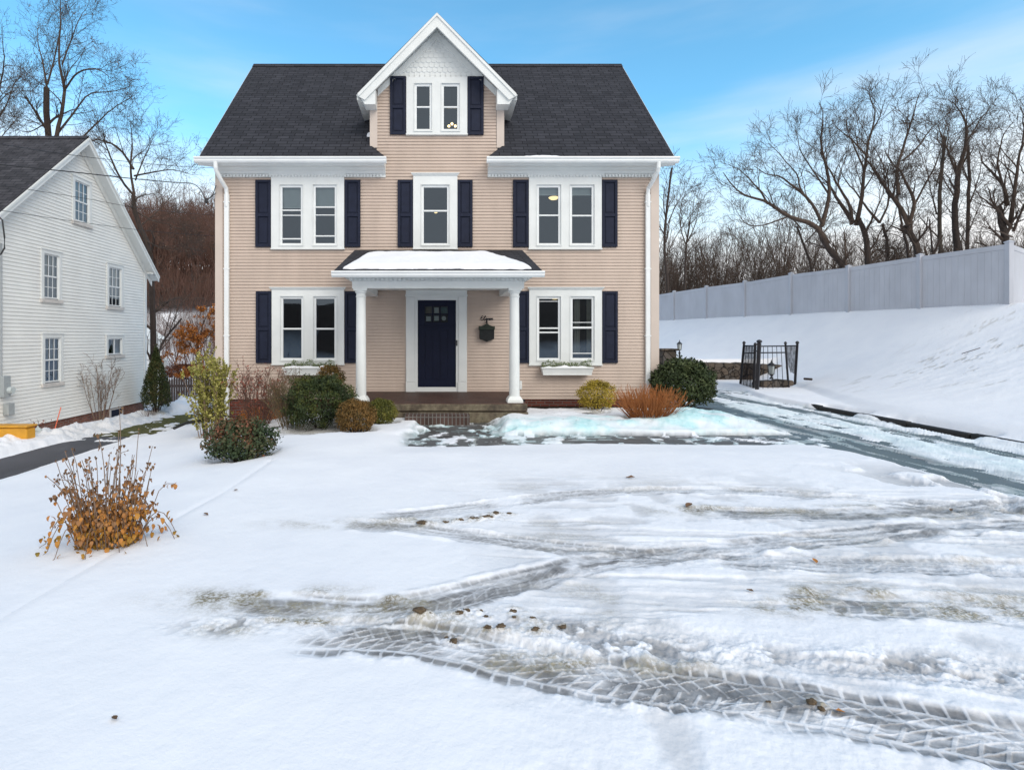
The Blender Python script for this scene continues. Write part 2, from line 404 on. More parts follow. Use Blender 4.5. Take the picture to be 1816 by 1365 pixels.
SPOT = [ # dirt spots: px, py, rx m, ry m, strength
 (430, 1070, .30, .09, .8), (520, 1078, .40, .10, .85), (640, 1085, .35, .07, .6), (870, 1118, .45, .12, .42), (960, 1190, .3, .05, .6), (1130, 1195, .35, .05, .4), (400, 1130, .12, .06, .45), (545, 1113, .16, .035, 1.0), (620, 1105, .25, .05, .35),
 (700, 1075, .12, .04, .8), (760, 1077, .10, .04, .7), (640, 935, .45, .10, .45), (745, 930, .3, .08, .5), (1240, 912, .30, .10, .55), (1400, 915, .4, .07, .45),
 (1450, 1088, .30, .08, 1.0), (1490, 1062, .30, .10, .75), (1620, 1085, .35, .09, .6), (1740, 1100, .3, .07, .7), (1540, 1097, .12, .03, .7), (1740, 1080, .35, .12, .55), (1800, 1100, .3, .1, .5),
 (940, 1172, .14, .03, .8), (1640, 922, .5, .06, .5), (1560, 905, .5, .05, .4), (1820, 915, .6, .1, .5), (980, 980, .1, .05, .3), (1720, 1003, .5, .05, .25)]
CLODS = [(745, 1112, 0.035), (763, 1112, 0.014), (815, 1104, 0.03), (828, 1100, 0.022), (852, 1098, 0.018), (862, 1108, 0.018), (910, 1097, 0.024), (912, 1112, 0.014), (865, 1133, 0.022), (888, 1133, 0.026), (950, 1136, 0.022), (945, 1112, 0.016), (998, 1125, 0.026), (793, 1140, 0.022), (805, 1150, 0.028), (748, 936, 0.045), (790, 934, 0.03), (815, 930, 0.034), (840, 927, 0.05), (865, 925, 0.048), (880, 919, 0.035), (903, 918, 0.025), (1440, 1262, 0.026), (1457, 1272, 0.018), (1362, 1258, 0.012)]
def snow_fields(X, Y):
    """snow depth over the ground, plus slush / blue / dirt masks"""
    n1 = fbm(X * .35 + 3, Y * .35, 3); n2 = fbm(X * 1.6, Y * 1.6 + 5, 4); n3 = fbm(X * 7, Y * 7, 4); n4 = fbm(X * 28, Y * 28, 3)
    n5 = fbm(X * 3.2 + 40, Y * 3.2, 5)
    D = .10 + .05 * n1 + .018 * n2 + .004 * n3
    slush = np.zeros_like(X); blue = np.zeros_like(X); dirt = np.zeros_like(X)
    fore = sm(7.2, 5.2, Y) * sm(-3.2, -1.2, X)
    # churned zone
    patches = sm(-.04, .22, n5 + .5 * n2 + .08) * fore * sm(-.3, 1.0, X)
    slush = np.maximum(slush, .36 * patches); D -= .010 * patches
    rough = fore * sm(-.5, .8, X)
    D += rough * (.006 * n3 + .004 * n4)
    ztrack = np.zeros_like(X)
    for pts, hw, dep, slu, tread in TR:
        P = spline([gp(*q) for q in pts])
        x0, x1 = P[:, 0].min() - .6, P[:, 0].max() + .6; y0, y1 = P[:, 1].min() - .6, P[:, 1].max() + .6
        k = (X > x0) & (X < x1) & (Y > y0) & (Y < y1)
        if not k.any(): continue
        xx = X[k] + .018 * n3[k]; yy = Y[k] + .018 * fbm(X[k] * 6 + 30, Y[k] * 6, 3)
        d, sd, s, L = seg_dist(xx, yy, P)
        ends = sm(0, .35, s) * sm(L, L - .3, s)
        a = d / hw
        wv = sm(-.30, -.02, n5[k] + .5 * n1[k] + .10); inside = sm(1.25, .55, a + .55 * n3[k] + .3 * n5[k]) * ends * (.45 + .55 * wv)
        per = .085
        chev = np.abs(((s + .55 * np.abs(sd) + .10 * hw * np.sign(sd)) / per) % 1 - .5) * 2
        ridge = sm(.70, .86, chev)
        diag = np.abs(((s * .55 + sd * 1.1) / .062) % 1 - .5) * 2
        ridge2 = sm(.80, .93, diag + .5 * n3[k]) * (a < .62)
        groove = sm(.07, .035, np.abs(a - .64))
        sh = np.abs((s / .075 + .3 * n3[k]) % 1 - .5) * 2
        rr = np.where(a > .66, sm(.72, .88, sh), np.maximum(ridge2, ridge * .8))
        rr = np.maximum(rr, groove * .9) * sm(-.30, -.05, n5[k] + .22 + .15 * n3[k])
        streak = fbm(s * 2.2 + 5, sd * 26, 4); far = sm(2.9, 3.6, yy)
        wear = sm(-.22, .12, n5[k] + .6 * n2[k] + .12)
        lip = sm(.75, 1.05, a) * sm(1.5, 1.1, a) * ends
        rr = rr * (1 - .55 * far) * (.6 + .8 * np.clip(streak + n5[k] + .4, 0, .6))
        brk = sm(-.28, .0, fbm(s * 1.3 + 9, sd * 5, 4) + .12); rr = rr * (.15 + .85 * brk)
        D[k] += -dep * .38 * inside * (1 - .34 * rr * tread) + .012 * inside * (1 - brk) * (n3[k] + .8 * n4[k]) + .007 * lip * np.clip(.5 + 4 * n3[k] + 2 * n5[k], 0, 2) + .004 * n4[k] * inside
        slush[k] = np.maximum(slush[k], sm(1.22, .80, a + .5 * n3[k] + .3 * n5[k]) * ends * (.3 + .7 * wv) * slu * 1.5 * (.30 + .70 * wear) * np.clip(.75 + 1.8 * streak, .15, 1.2) * (1 - .80 * rr * tread))
    for cx_, cy_, rx, ry in ((1130, 1160, .45, .14), (1300, 1175, .4, .10), (1000, 1128, .4, .13), (1600, 1190, .45, .10), (1750, 1215, .4, .09), (1180, 1262, .3, .06), (420, 1120, .3, .1)):
        ax, ay = gp(cx_, cy_); q = ((X - ax) / rx) ** 2 + ((Y - ay) / ry) ** 2; k = q < 6
        e_ = np.exp(-q[k] * .8); D[k] += e_ * (.030 * n3[k] + .020 * n4[k] - .006); slush[k] = np.maximum(slush[k], .8 * e_ * sm(.04, -.14, n3[k] + .5 * n4[k]))
    # smeared, overlapping slush between the tracks
    sx = fbm(X * .55 + 2 + .3 * Y, Y * 4.5, 4); sx2 = fbm(X * 1.5 + 12, Y * 14 + .8 * X, 4)
    sme = sm(-.4, 1.2, X) * sm(2.5, 3.0, Y) * sm(6.6, 5.2, Y) * sm(.00, .22, sx + .45 * sx2 + .25 * n2)
    slush = np.maximum(slush, .30 * sme * (.6 + .9 * np.clip(sx2 + .4, 0, 1))); D -= .010 * sme * (1 + 2 * sx2)
    dirt = np.maximum(dirt, .42 * sme * sm(.02, .25, n5 + sx2))
    for x, y, rx, ry, st in SPOT:
        cx, cy = gp(x, y); q = ((X - cx) / rx) ** 2 + ((Y - cy) / ry) ** 2
        k = q < 9
        dirt[k] = np.maximum(dirt[k], np.clip(st * 1.7 * np.exp(-q[k] * .55) * np.clip(.75 + 3.0 * n3[k] + 1.5 * n5[k], 0, 1.2), 0, 1))
    for x, y, s_ in CLODS:
        cx, cy = gp(x, y); q = ((X - cx) / (s_ * 2.6)) ** 2 + ((Y - cy) / (s_ * 1.9)) ** 2; k = q < 6
        if k.any(): dirt[k] = np.maximum(dirt[k], np.exp(-q[k] * .8) * np.clip(.55 + 4 * n4[k] + 2 * n3[k], 0, 1)); D[k] += .010 * np.exp(-q[k]) * (1 + 3 * n4[k])
    # long faint ridge on the left lawn
    P = np.array([gp(-300, 1255), gp(0, 1100), gp(200, 985), gp(400, 875), gp(480, 822)])
    k = (X < 0) & (Y < 9)
    d, sd, s, L = seg_dist(X[k], Y[k], P); D[k] += -.011 * np.exp(-(d / .05) ** 2) * (1 + 2 * n2[k]) + .009 * sm(.5, .05, d) * (sd > 0)
    # --- main driveway
    eL = 5.85 + .12 * fbm(Y * .9, Y * 0 + 3, 3) + .5 * sm(12.5, 14, Y); eR = 8.72 + .6 * sm(14, 17, Y)
    ind = sm(eL - .12, eL + .10, X) * sm(eR + .10, eR - .03, X) * sm(18.2, 17.2, Y) * sm(4.6, 5.8, Y)
    strip = np.exp(-((X - 7.42) / .46) ** 4) * sm(14.8, 12.5, Y)
    edge = np.exp(-((X - 8.48) / .14) ** 2) + .6 * np.exp(-((X - 5.95) / .16) ** 2)
    nd = fbm(X * 3.0, Y * .8 + 20, 5); nd2 = fbm(X * 6, Y * 3.5, 4)
    Dd = -.010 + .062 * strip + .050 * edge + .20 * nd + .15 * nd2 + .03 * sm(9.5, 6.5, Y)
    bare = np.exp(-((X - 6.55 - .05 * (Y - 9)) / .33) ** 2) + .9 * np.exp(-((X - 8.12) / .16) ** 2)
    Dd -= .034 * bare * (1 + 1.6 * nd)
    Dd = np.where(Dd > .012, .012 + (Dd - .012) * .5, Dd)
    lng = fbm(X * 7 + .4 * Y, Y * .55 + 33, 5)
    film = np.clip(1.0 * bare + .6 * sm(.0, .25, -lng + .5 * nd) - .9 * strip * sm(-.35, .05, lng + .1), 0, 1) * sm(.035, .0, Dd)
    Dd = np.where(Dd < .002, np.where(lng + .7 * nd2 - .16 * bare > -.06, .003 + .01 * np.clip(lng, 0, 1), Dd), Dd)
    D = D * (1 - ind) + Dd * ind
    blue = np.maximum(blue, ind * (.22 * strip + .10 + .20 * film) * sm(-.3, .15, nd + .1))
    slush = np.maximum(slush, ind * np.clip(.08 + 1.25 * film * (1 + lng), 0, 1))
    # slushy mouth where driveway and lawn join
    mouth = sm(3.9, 5.6, X + n2) * sm(3.0, 4.2, Y) * sm(7.6, 5.9, Y + .6 * n2)
    mk = mouth * sm(-.12, .15, n5 + .8 * nd)
    slush = np.maximum(slush, .62 * mk); D -= mk * .05 * (1 - ind)
    # --- path to the porch
    wob = .07 * fbm(X * 1.7, X * 0 + 8, 4) * 2; wob2 = .09 * fbm(X * 1.5, X * 0 + 18, 4) * 2
    wide = .28 * sm(1.4, .2, X)
    D -= .055 * sm(7.3, 8.2, Y) * sm(9.2, 8.9, Y) * sm(-1.2, -.5, X) * sm(6.3, 5.9, X)
    inp = sm(8.28 - wide * .5 + wob - .03, 8.28 - wide * .5 + wob + .05, Y) * sm(9.22 + wob2 + .08, 9.22 + wob2 - .04, Y) * sm(-.75, -.35, X + .3 * n5) * sm(6.3, 5.9, X)
    lf = -.45 + .5 * n5; rg = 1.05 + .7 * n5
    inst = sm(lf - .1, lf + .15, X) * sm(rg + .25, rg - .15, X) * sm(9.0, 9.15, Y) * sm(10.9, 10.7, Y)
    Dp = -.012 + .12 * nd2 + .10 * n5 + .028 * sm(9.2, 10.3, Y) * (fbm(X * 4, Y * 4 + 60, 3) * 2)
    pm = np.maximum(inp, inst)
    D = D * (1 - pm) + np.where(Dp > .01, .01 + (Dp - .01) * .6, np.where(fbm(X * 2.2, Y * 13, 4) > .10, .004, Dp)) * pm
    slush = np.maximum(slush, pm * .95 * sm(.012, .004, Dp))
    blue = np.maximum(blue, np.maximum(inst, .6 * inp) * .45 * sm(-.05, .2, n2 + .1)); dirt = np.maximum(dirt, pm * .35 * sm(0, .25, n3))
    # --- bank between path and house
    bx = sm(.75, 1.25, X + .5 * n5) * sm(6.15, 5.3, X + .25 * n5); by = sm(9.25, 9.75, Y + .3 * n2 + .12 * n3) * sm(13.0, 12.6, Y)
    D += bx * by * (.10 + .10 * n2 + .03 * n5 + .016 * n3 - .13 * sm(10.1, 11.9, Y)) * (1 - pm * .9)
    far_e = sm(3.9, 4.6, X) * sm(5.9, 5.2, X) * sm(9.5, 10, Y) * sm(12.2, 11.2, Y); D += .075 * far_e * (1 + 1.2 * n5) + .07 * np.exp(-((X - 3.95) ** 2 + (Y - 10.3) ** 2) / .10)
    bl = bx * sm(9.2, 9.3, Y) * sm(10.7, 9.6, Y + 1.2 * n2) * (.20 + 2.1 * np.clip(n5 + .5 * n2 + .16, 0, 1)) + far_e * .9 * sm(-.15, .3, n5 + .10)
    blue = np.maximum(blue, np.clip(bl, 0, .85))
    dirt = np.maximum(dirt, sm(4.9, 5.5, X) * sm(6.3, 5.8, X) * sm(9.2, 9.4, Y) * sm(10.3, 9.8, Y) * .55 * sm(-.05, .2, n3 + n5))
    dirt = np.maximum(dirt, bx * by * .55 * sm(.27, .36, n4 + .3 * n3) )
    # bare soil strip along the foundation
    fd = sm(12.35, 12.6, Y + .3 * n5) * sm(13.1, 13.0, Y) * (X > -5.4) * (X < 5.3)
    D -= fd * .5
    D += sm(12.3, 11.6, Y) * 0
    un = sm(10.9, 11.4, Y + .3 * n5) * sm(1.6, 1.9, X) * sm(2.6, 2.1, X) * 0
    # melted rings under the shrubs
    for sx, sy, r_ in SHR:
        q = np.hypot(X - sx, Y - sy) / r_
        D -= .07 * sm(1.0, .55, q + .5 * n5); dirt = np.maximum(dirt, .8 * sm(.95, .6, q + .6 * n3))
    # --- neighbour's drive and side yard
    nb = sm(-9.75, -9.5, X + .25 * n5) * sm(-7.75, -8.05, X + .15 * n5) * sm(14.3, 13.6, Y + .6 * n5)
    D = D * (1 - nb) - .03 * nb
    yd = sm(-10.5, -10.2, X) * sm(-7.0, -7.4, X) * sm(13.4, 14.2, Y) * sm(20.5, 19, Y)
    Dy = .02 + .17 * n5 + .09 * n3 - .05 * sm(.9, .2, np.abs(X + 8.9)) ; D = D * (1 - yd) + Dy * yd
    lump = sm(-10.9, -10.4, X) * sm(-9.3, -10.1, X) * (X < -9); D += lump * (.10 + .35 * np.maximum(n5, 0) + .05 * n3)
    D += sm(-10.6, -10, X) * sm(-6.6, -7.6, X) * sm(19.6, 20.6, Y) * sm(24, 22.5, Y) * (.35 + .5 * n2)
    dirt = np.maximum(dirt, yd * .25)
    # --- slope: grass showing through, old footprints
    sl = sm(9.6, 12, X) * sm(7, 9, Y) * sm(16.5, 13.5, Y)
    ng = fbm(X * 2.4 + 11, Y * 7.5 + .8 * X, 4); nh = fbm(X * .8, Y * .8 + 70, 3)
    spots = sl * sm(.13, .25, ng) * sm(-.10, .10, nh); dirt = np.maximum(dirt, spots * .75); D += sl * (.035 * ng - .02 * spots)
    curbn = sm(8.58, 8.76, X) * sm(9.24, 8.96, X) * sm(12.9, 12.5, Y)
    cov = sm(-.02, .12, fbm(Y * 1.9 + 4, Y * 0 + 2, 4)); D = D * (1 - curbn) + (-.04 + .125 * cov + .03 * n3) * curbn
    D += sm(9.0, 9.6, X) * sm(8.9, 9.1, X) * .03
    return D, np.clip(slush, 0, 1), np.clip(blue, 0, 1), np.clip(dirt, 0, 1)

SHR = [(-2.72, 7.55, .55), (-2.17, 9.6, .8), (-1.46, 9.35, .42), (-1.1, 10.2, .38), (-3.4, 10.6, .6), (-4.7, 11.2, .45), (3.3, 11.6, .4), (3.95, 10.35, .62), (5.85, 12.6, .95), (-10.2, 19.2, .7)]
# fine snow sheet: finer close up, coarser far away
u_ = np.concatenate([np.linspace(-1.7, -.90, 70)[:-1], np.linspace(-.90, 1.15, 1420), np.linspace(1.15, 1.8, 60)[1:]])
y_ = np.concatenate([1 / np.linspace(1 / 1.35, 1 / 11.0, 900), np.geomspace(11, 36, 260)[1:]])
GY, GU = np.meshgrid(y_, u_, indexing='ij'); GX = GU * GY
D_, sl_, bl_, di_ = snow_fields(GX, GY)
D_ = D_ * sm(36, 35, GY) + .08 * (1 - sm(36, 35, GY))
GZ = g(GX, GY) + D_
ny, nx = GX.shape
ii = np.arange(ny * nx).reshape(ny, nx)
Fq = np.stack([ii[:-1, :-1], ii[:-1, 1:], ii[1:, 1:], ii[1:, :-1]], -1).reshape(-1, 4)
o = npmesh('snow_cover', np.stack([GX, GY, GZ], -1).reshape(-1, 3), Fq, M['snow'], smooth=True, attrs={'slush': sl_.ravel(), 'blue': bl_.ravel(), 'dirt': di_.ravel()})
tag(o, kind='structure')
# wide ground out to the horizon (lies just under the snow sheet, rises to snow level beyond it)
xs = np.concatenate([-np.geomspace(600, 40, 24), np.linspace(-38, 38, 100), np.geomspace(40, 600, 24)])
ys = np.concatenate([-np.geomspace(500, 12, 16), np.linspace(-10, 110, 160), np.geomspace(115, 900, 22)])
WY, WX = np.meshgrid(ys, xs, indexing='ij')
inside = (WY > 1.3) & (WY < 35.5) & (WX > -1.68 * WY) & (WX < 1.78 * WY)
inside2 = inside.copy(); inside2[1:-1, 1:-1] = inside[1:-1, 1:-1] & inside[:-2, 1:-1] & inside[2:, 1:-1] & inside[1:-1, :-2] & inside[1:-1, 2:]
WZ = g(WX, np.where(WY < -30, WY, np.maximum(WY, 0))) + np.where(inside, -.30, .07)
wood = np.clip(sm(44, 50, WY) + sm(.6, 1.6, WX - xf(WY)) * (WY > 0), 0, 1) * (WX > -60)
wood = np.maximum(wood, sm(-34, -40, WY))  # dark cover on the added hill behind the camera, darkens the window reflections
wood = np.clip(wood - .9 * (fbm(WX * .09, WY * .2, 3) > .12) * (WY < 60) * (WX < 0), 0, 1)
ii = np.arange(WX.size).reshape(WX.shape)
Fq = np.stack([ii[:-1, :-1], ii[:-1, 1:], ii[1:, 1:], ii[1:, :-1]], -1).reshape(-1, 4)
o = npmesh('ground', np.stack([WX, WY, WZ], -1).reshape(-1, 3), Fq, M['field'], smooth=True, attrs={'wood': wood.ravel()})
tag(o, kind='structure')
def sheet(name, xa, xb, ya, yb, nx, ny, m, dz=0.0, xfun=None):
    Y, U = np.meshgrid(np.linspace(ya, yb, ny), np.linspace(0, 1, nx), indexing='ij')
    A, B = (xa, xb) if xfun is None else xfun(Y)
    X = A + (B - A) * U
    Z = g(X, Y) + dz; ii = np.arange(X.size).reshape(X.shape)
    F = np.stack([ii[:-1, :-1], ii[:-1, 1:], ii[1:, 1:], ii[1:, :-1]], -1).reshape(-1, 4)
    o = npmesh(name, np.stack([X, Y, Z], -1).reshape(-1, 3), F, m, smooth=True)
    return o
tag(sheet('driveway', 0, 0, 3.0, 19.0, 20, 80, M['asphalt'], .0, lambda Y: (5.55 + 0 * Y, 8.74 + .65 * sm(14, 17, Y))), kind='structure')
tag(sheet('garden_path', -1.3, 5.55, 7.9, 10.64, 30, 20, M['path'], .0), kind='structure')
tag(sheet('neighbour_driveway', -10.6, -7.6, 2.0, 14.5, 16, 40, M['asphalt2'], .0), kind='structure')
m, nt_, b_ = nodes('winter_grass', .9, .1)
nt_.links.new(ramp(nt_, noise(nt_, 12, 6), [(.3, (.05, .045, .025)), (.55, (.13, .13, .05)), (.75, (.20, .19, .09))]), b_.inputs['Base Color']); bump(nt_, b_, noise(nt_, 60, 4), .8, .03)
M['grass'] = m
tag(sheet('grass', -10.85, -6.6, 14.5, 21.0, 30, 40, m, .004), kind='structure')
m, nt_, b_ = nodes('bare_soil', .95, .1)
nt_.links.new(ramp(nt_, noise(nt_, 14, 6), [(.3, (.012, .009, .007)), (.7, (.045, .033, .025))]), b_.inputs['Base Color']); bump(nt_, b_, noise(nt_, 40, 4), .8, .03)
M['soil'] = m
tag(sheet('soil', -5.5, 5.5, 10.66, 13.2, 40, 12, m, .02), kind='structure')
# curb along the drive
mb = MB(); yy = 3.0
while yy < 12.7:
    L = 1.18; jx = rnd.uniform(-.015, .015)
    mb.box(8.79 + jx, 8.91 + jx, yy, yy + L, -.2, .085 + rnd.uniform(-.01, .01)); yy += L + .015
cb = mb.build('curb', M['edge'], bevel=.02); tag(cb, kind='structure')
# ------------------------------------------------------------------ main house (facade at Y=13, 73.6 photo px per metre)
FS = FPX / 13.0
def fx(p): return (p - CX) / FS
def fz(p): return CAMZ + (CY - p) / FS
house = empty('house', (-.09, 13, 0), 'beige clapboard two storey house with navy shutters and a central white gable', 'house')
hoff = (-.09, 13, 0)
def part(o, root):           # keep world position while parented to a moved empty
    o.parent = root; o.matrix_parent_inverse = root.matrix_basis.inverted() if False else o.matrix_parent_inverse
    return o
bpy.context.view_layer.update()
def adopt(o, root):
    o.parent = root
    from mathutils import Matrix
    m_ = Matrix.LocRotScale(root.location, root.rotation_euler, root.scale)
    o.matrix_parent_inverse = m_.inverted(); return o
def sub(o, p): o.parent = p; return o     # parent is untransformed relative to world (all parts are modelled in world coordinates)

def siding(name, mapf, z0, z1, exp, extents, holes, lip, m, jitter=0):
    """real overlapping boards: mapf(s, z, d) -> world, d = distance in front of the wall plane"""
    mb = MB(); z = z0; k = 0
    while z < z1 - .005:
        za, zb = z, min(z + exp, z1)
        ea, eb = extents(za + .001), extents(zb - .001)
        if ea and eb:
            segs = [(ea[0], ea[1], eb[0], eb[1])]
            for (h0, h1, q0, q1) in holes:
                if zb > q0 and za < q1:
                    ns = []
                    for (a0, a1, b0, b1) in segs:
                        if h1 <= min(a0, b0) or h0 >= max(a1, b1): ns.append((a0, a1, b0, b1)); continue
                        if h0 > max(a0, b0): ns.append((a0, h0, b0, h0))
                        if h1 < min(a1, b1): ns.append((h1, a1, h1, b1))
                    segs = ns
            for (a0, a1, b0, b1) in segs:
                mb.poly([mapf(a0, za, lip), mapf(a1, za, lip), mapf(a1, za + (zb - za) * .5, lip * .62), mapf(a0, za + (zb - za) * .5, lip * .62)])
                mb.poly([mapf(a0, za + (zb - za) * .5, lip * .62), mapf(a1, za + (zb - za) * .5, lip * .62), mapf(b1, zb, .0), mapf(b0, zb, .0)])
                mb.poly([mapf(a0, za, 0), mapf(a1, za, 0), mapf(a1, za, lip), mapf(a0, za, lip)])
        z += exp; k += 1
    return mb.build(name, m)

# openings: (sash x0, x1, y0, y1 in px) ---------------------------------------------------------------
WIN = {
 'ul': dict(case=(482, 611, 313, 441), sash=[(497, 538, 329, 435), (556, 598, 329, 435)], cap=1),
 'uc': dict(case=(733, 811, 313, 441), sash=[(747.5, 797, 329, 435)], cap=1),
 'ur': dict(case=(937.5, 1066, 313, 441), sash=[(951.5, 994, 329, 435), (1010, 1053, 329, 435)], cap=1),
 'll': dict(case=(483, 611, 514, 645), sash=[(498.5, 539, 526, 638), (557, 597.5, 526, 638)], cap=1),
 'lr': dict(case=(938, 1066.5, 514, 646), sash=[(951.8, 993.6, 526, 638), (1011, 1053, 526, 638)], cap=1),
 'dm': dict(case=(721, 828.5, 138, 239), sash=[(735, 766, 150, 233), (783, 815, 150, 233)], cap=0),
}
holes = []
for k_, w_ in WIN.items():
    for a, b, c, d in w_['sash']: holes.append((fx(a), fx(b), fz(d), fz(c)))
holes.append((fx(739), fx(810), fz(688), fz(531)))
XL, XR = fx(382), fx(1168.5)
ZB = fz(707.5); ZE = fz(258); APX = fx(774)
zd_top = fz(137)
def dorm_half(z):     # half width of the gable field at height z
    top = 7.38 + 1.88; return min(fx(880) - APX, max(0, (top - .10 - z) * 1.0 - .02))
def ext_main(z):
    if z < fz(290): return (fx(395.5), fx(1153.5))
    if z > zd_top: return None
    h = dorm_half(z) if z > fz(190) else fx(880) - APX
    if z < fz(262): 
        h = max(h, APX - fx(683) if z < fz(281) else APX - fx(670))
        if z < fz(281): return (fx(682), fx(866))
        return (fx(656 + (682 - 656) * (281 - (CY - (z - CAMZ) * FS)) / -19. + 26) if False else fx(668), fx(882))
    return (APX - h, APX + h)
mapm = lambda s, z, d: (s, 13 - d, z)
adopt(siding('wall', mapm, ZB, zd_top, .0765, ext_main, holes, .020, M['siding']), house)
# solid shell behind the boards: side and back walls, floors, ceilings (rooms stay dark inside)
mb = MB()
mb.box(XL + .02, XL + .2, 13.02, 19.6, -.4, 5.95); mb.box(XR - .2, XR - .02, 13.02, 19.6, -.4, 5.95)
mb.box(XL + .2, XR - .2, 19.4, 19.6, -.4, 5.95)
def gabletri(x0, x1): mb.prism([(x0, 13.02, 5.95), (x0, 19.6, 5.95), (x0, 16.33, 9.70)], [(x1, 13.02, 5.95), (x1, 19.6, 5.95), (x1, 16.33, 9.70)])
gabletri(XL + .02, XL + .2); gabletri(XR - .2, XR - .02)
adopt(mb.build('side_wall', M['siding']), house)
mb = MB()
for z in (.28, 3.10, 5.95): mb.box(XL + .2, XR - .2, 13.03, 19.4, z - .15, z)
mb.box(XL + .2, XR - .2, 16.2, 16.3, .28, 5.8)
for x in (fx(670), fx(880)): mb.box(x - .05, x + .05, 13.03, 16.2, .28, 5.8)
mb.box(fx(672), fx(878), 14.6, 14.7, 5.95, 8.4)
# inner lining between the openings
def lining(x0, x1, z0, z1, hs):
    xs_ = sorted({x0, x1, *[h[0] for h in hs], *[h[1] for h in hs]})
    for a, b in zip(xs_[:-1], xs_[1:]):
        hh = [h for h in hs if h[0] <= a + 1e-6 and h[1] >= b - 1e-6]
        zz = [z0] + [v for h in sorted(hh, key=lambda q: q[2]) for v in (h[2], h[3])] + [z1]
        for i in range(0, len(zz), 2):
            if zz[i + 1] - zz[i] > .01: mb.box(a, b, 13.002, 13.02, zz[i], zz[i + 1])
lining(XL + .01, XR - .01, ZB, 5.9, [h for h in holes if h[2] < 5.9])
lining(fx(658), fx(892), 5.9, 7.3, [(h[0], h[1], h[2], 7.3) for h in holes if h[2] > 5.9])
mb.prism([(fx(735), 13.02, 7.3), (fx(735), 13.002, 7.3), (fx(735), 13.002, 7.95), (fx(735), 13.02, 7.95)][::-1], [(fx(720), 13.02, 7.3), (fx(720), 13.002, 7.3), (fx(720), 13.002, 7.95), (fx(720), 13.02, 7.95)][::-1])
adopt(mb.build('room_wall', M['interior']), house)
# corner boards
for a, b, y0, y1 in ((382, 395.5, 290, 707.5), (1153.5, 1168.5, 290, 707.5)):
    adopt(MB().box(fx(a), fx(b), 12.975, 13.3, fz(y1), fz(y0)).build('corner_board', M['corner'], bevel=.006), house)
for a, b in ((656, 669.5), (880.5, 894)):
    adopt(MB().box(fx(a), fx(b), 12.972, 14.6, fz(263), fz(182)).build('corner_board', M['corner'], bevel=.006), house)
mb = MB()
adopt(MB().box(fx(931), fx(1166), 13.01, 13.2, -.4, ZB - .003).build('foundation', M['brick']), house)
mb.box(fx(384), fx(620), 13.01, 13.2, -.9, ZB - .003)
mb.box(XL + .04, XL + .2, 13.2, 19.5, -1.6, ZB - .003)
adopt(mb.build('foundation', M['brick']), house)
# main roof -----------------------------------------------------------------------------------------
YE, ZEv, YR, ZR, SL = 12.6, 5.87, 16.33, 9.92, 1.087
XRL, XRR = -5.65, 5.48
roof = MB()
T = .06
def roofslab(pts):
    up = [(x, y, z) for x, y, z in pts]; dn = [(x, y + T * .73, z - T * .68) for x, y, z in pts]
    roof.prism(dn, up)
# front slope pieces (split round the dormer)
dl, dr = fx(657.5), fx(892.5)
def zz(y): return ZEv + (y - YE) * SL
for s, xe, xin, xd in ((-1, XRL, -1.26, dl), (1, XRR, 1.08, dr)):
    A = [(xe, YE, zz(YE)), (xin, YE, zz(YE)), (xd, 13.0, zz(13.0)), (xd, YR, ZR), (xe, YR, ZR)]
    if s > 0: A = A[::-1]
    roofslab(A)
roofslab([(dl, 14.2, zz(14.2)), (dr, 14.2, zz(14.2)), (dr, YR, ZR), (dl, YR, ZR)])
bk = [(XRL, YR, ZR), (XRR, YR, ZR), (XRR, 20.06, ZEv), (XRL, 20.06, ZEv)]
roof.prism([(x, y - T * .7, z - T * .7) for x, y, z in bk], bk)
rf = adopt(roof.build('roof', M['roof']), house)
rc = MB(); rc.prism([(XRL, YR - .13, ZR - .115), (XRL, YR, ZR + .03), (XRL, YR + .13, ZR - .115)], [(XRR, YR - .13, ZR - .115), (XRR, YR, ZR + .03), (XRR, YR + .13, ZR - .115)])
sub(rc.build('ridge_cap', M['roof']), rf)
mb = MB()      # rake boards
for x0, x1 in ((XRL - .025, XRL + .10), (XRR - .10, XRR + .025)):
    mb = MB(); mb.prism([(x0, YE, ZEv - .03), (x0, YR, ZR - .03), (x0, YR, ZR - .22), (x0, YE + .05, ZEv - .17)], [(x1, YE, ZEv - .03), (x1, YR, ZR - .03), (x1, YR, ZR - .22), (x1, YE + .05, ZEv - .17)])
    adopt(mb.build('rake_board', M['white']), house)
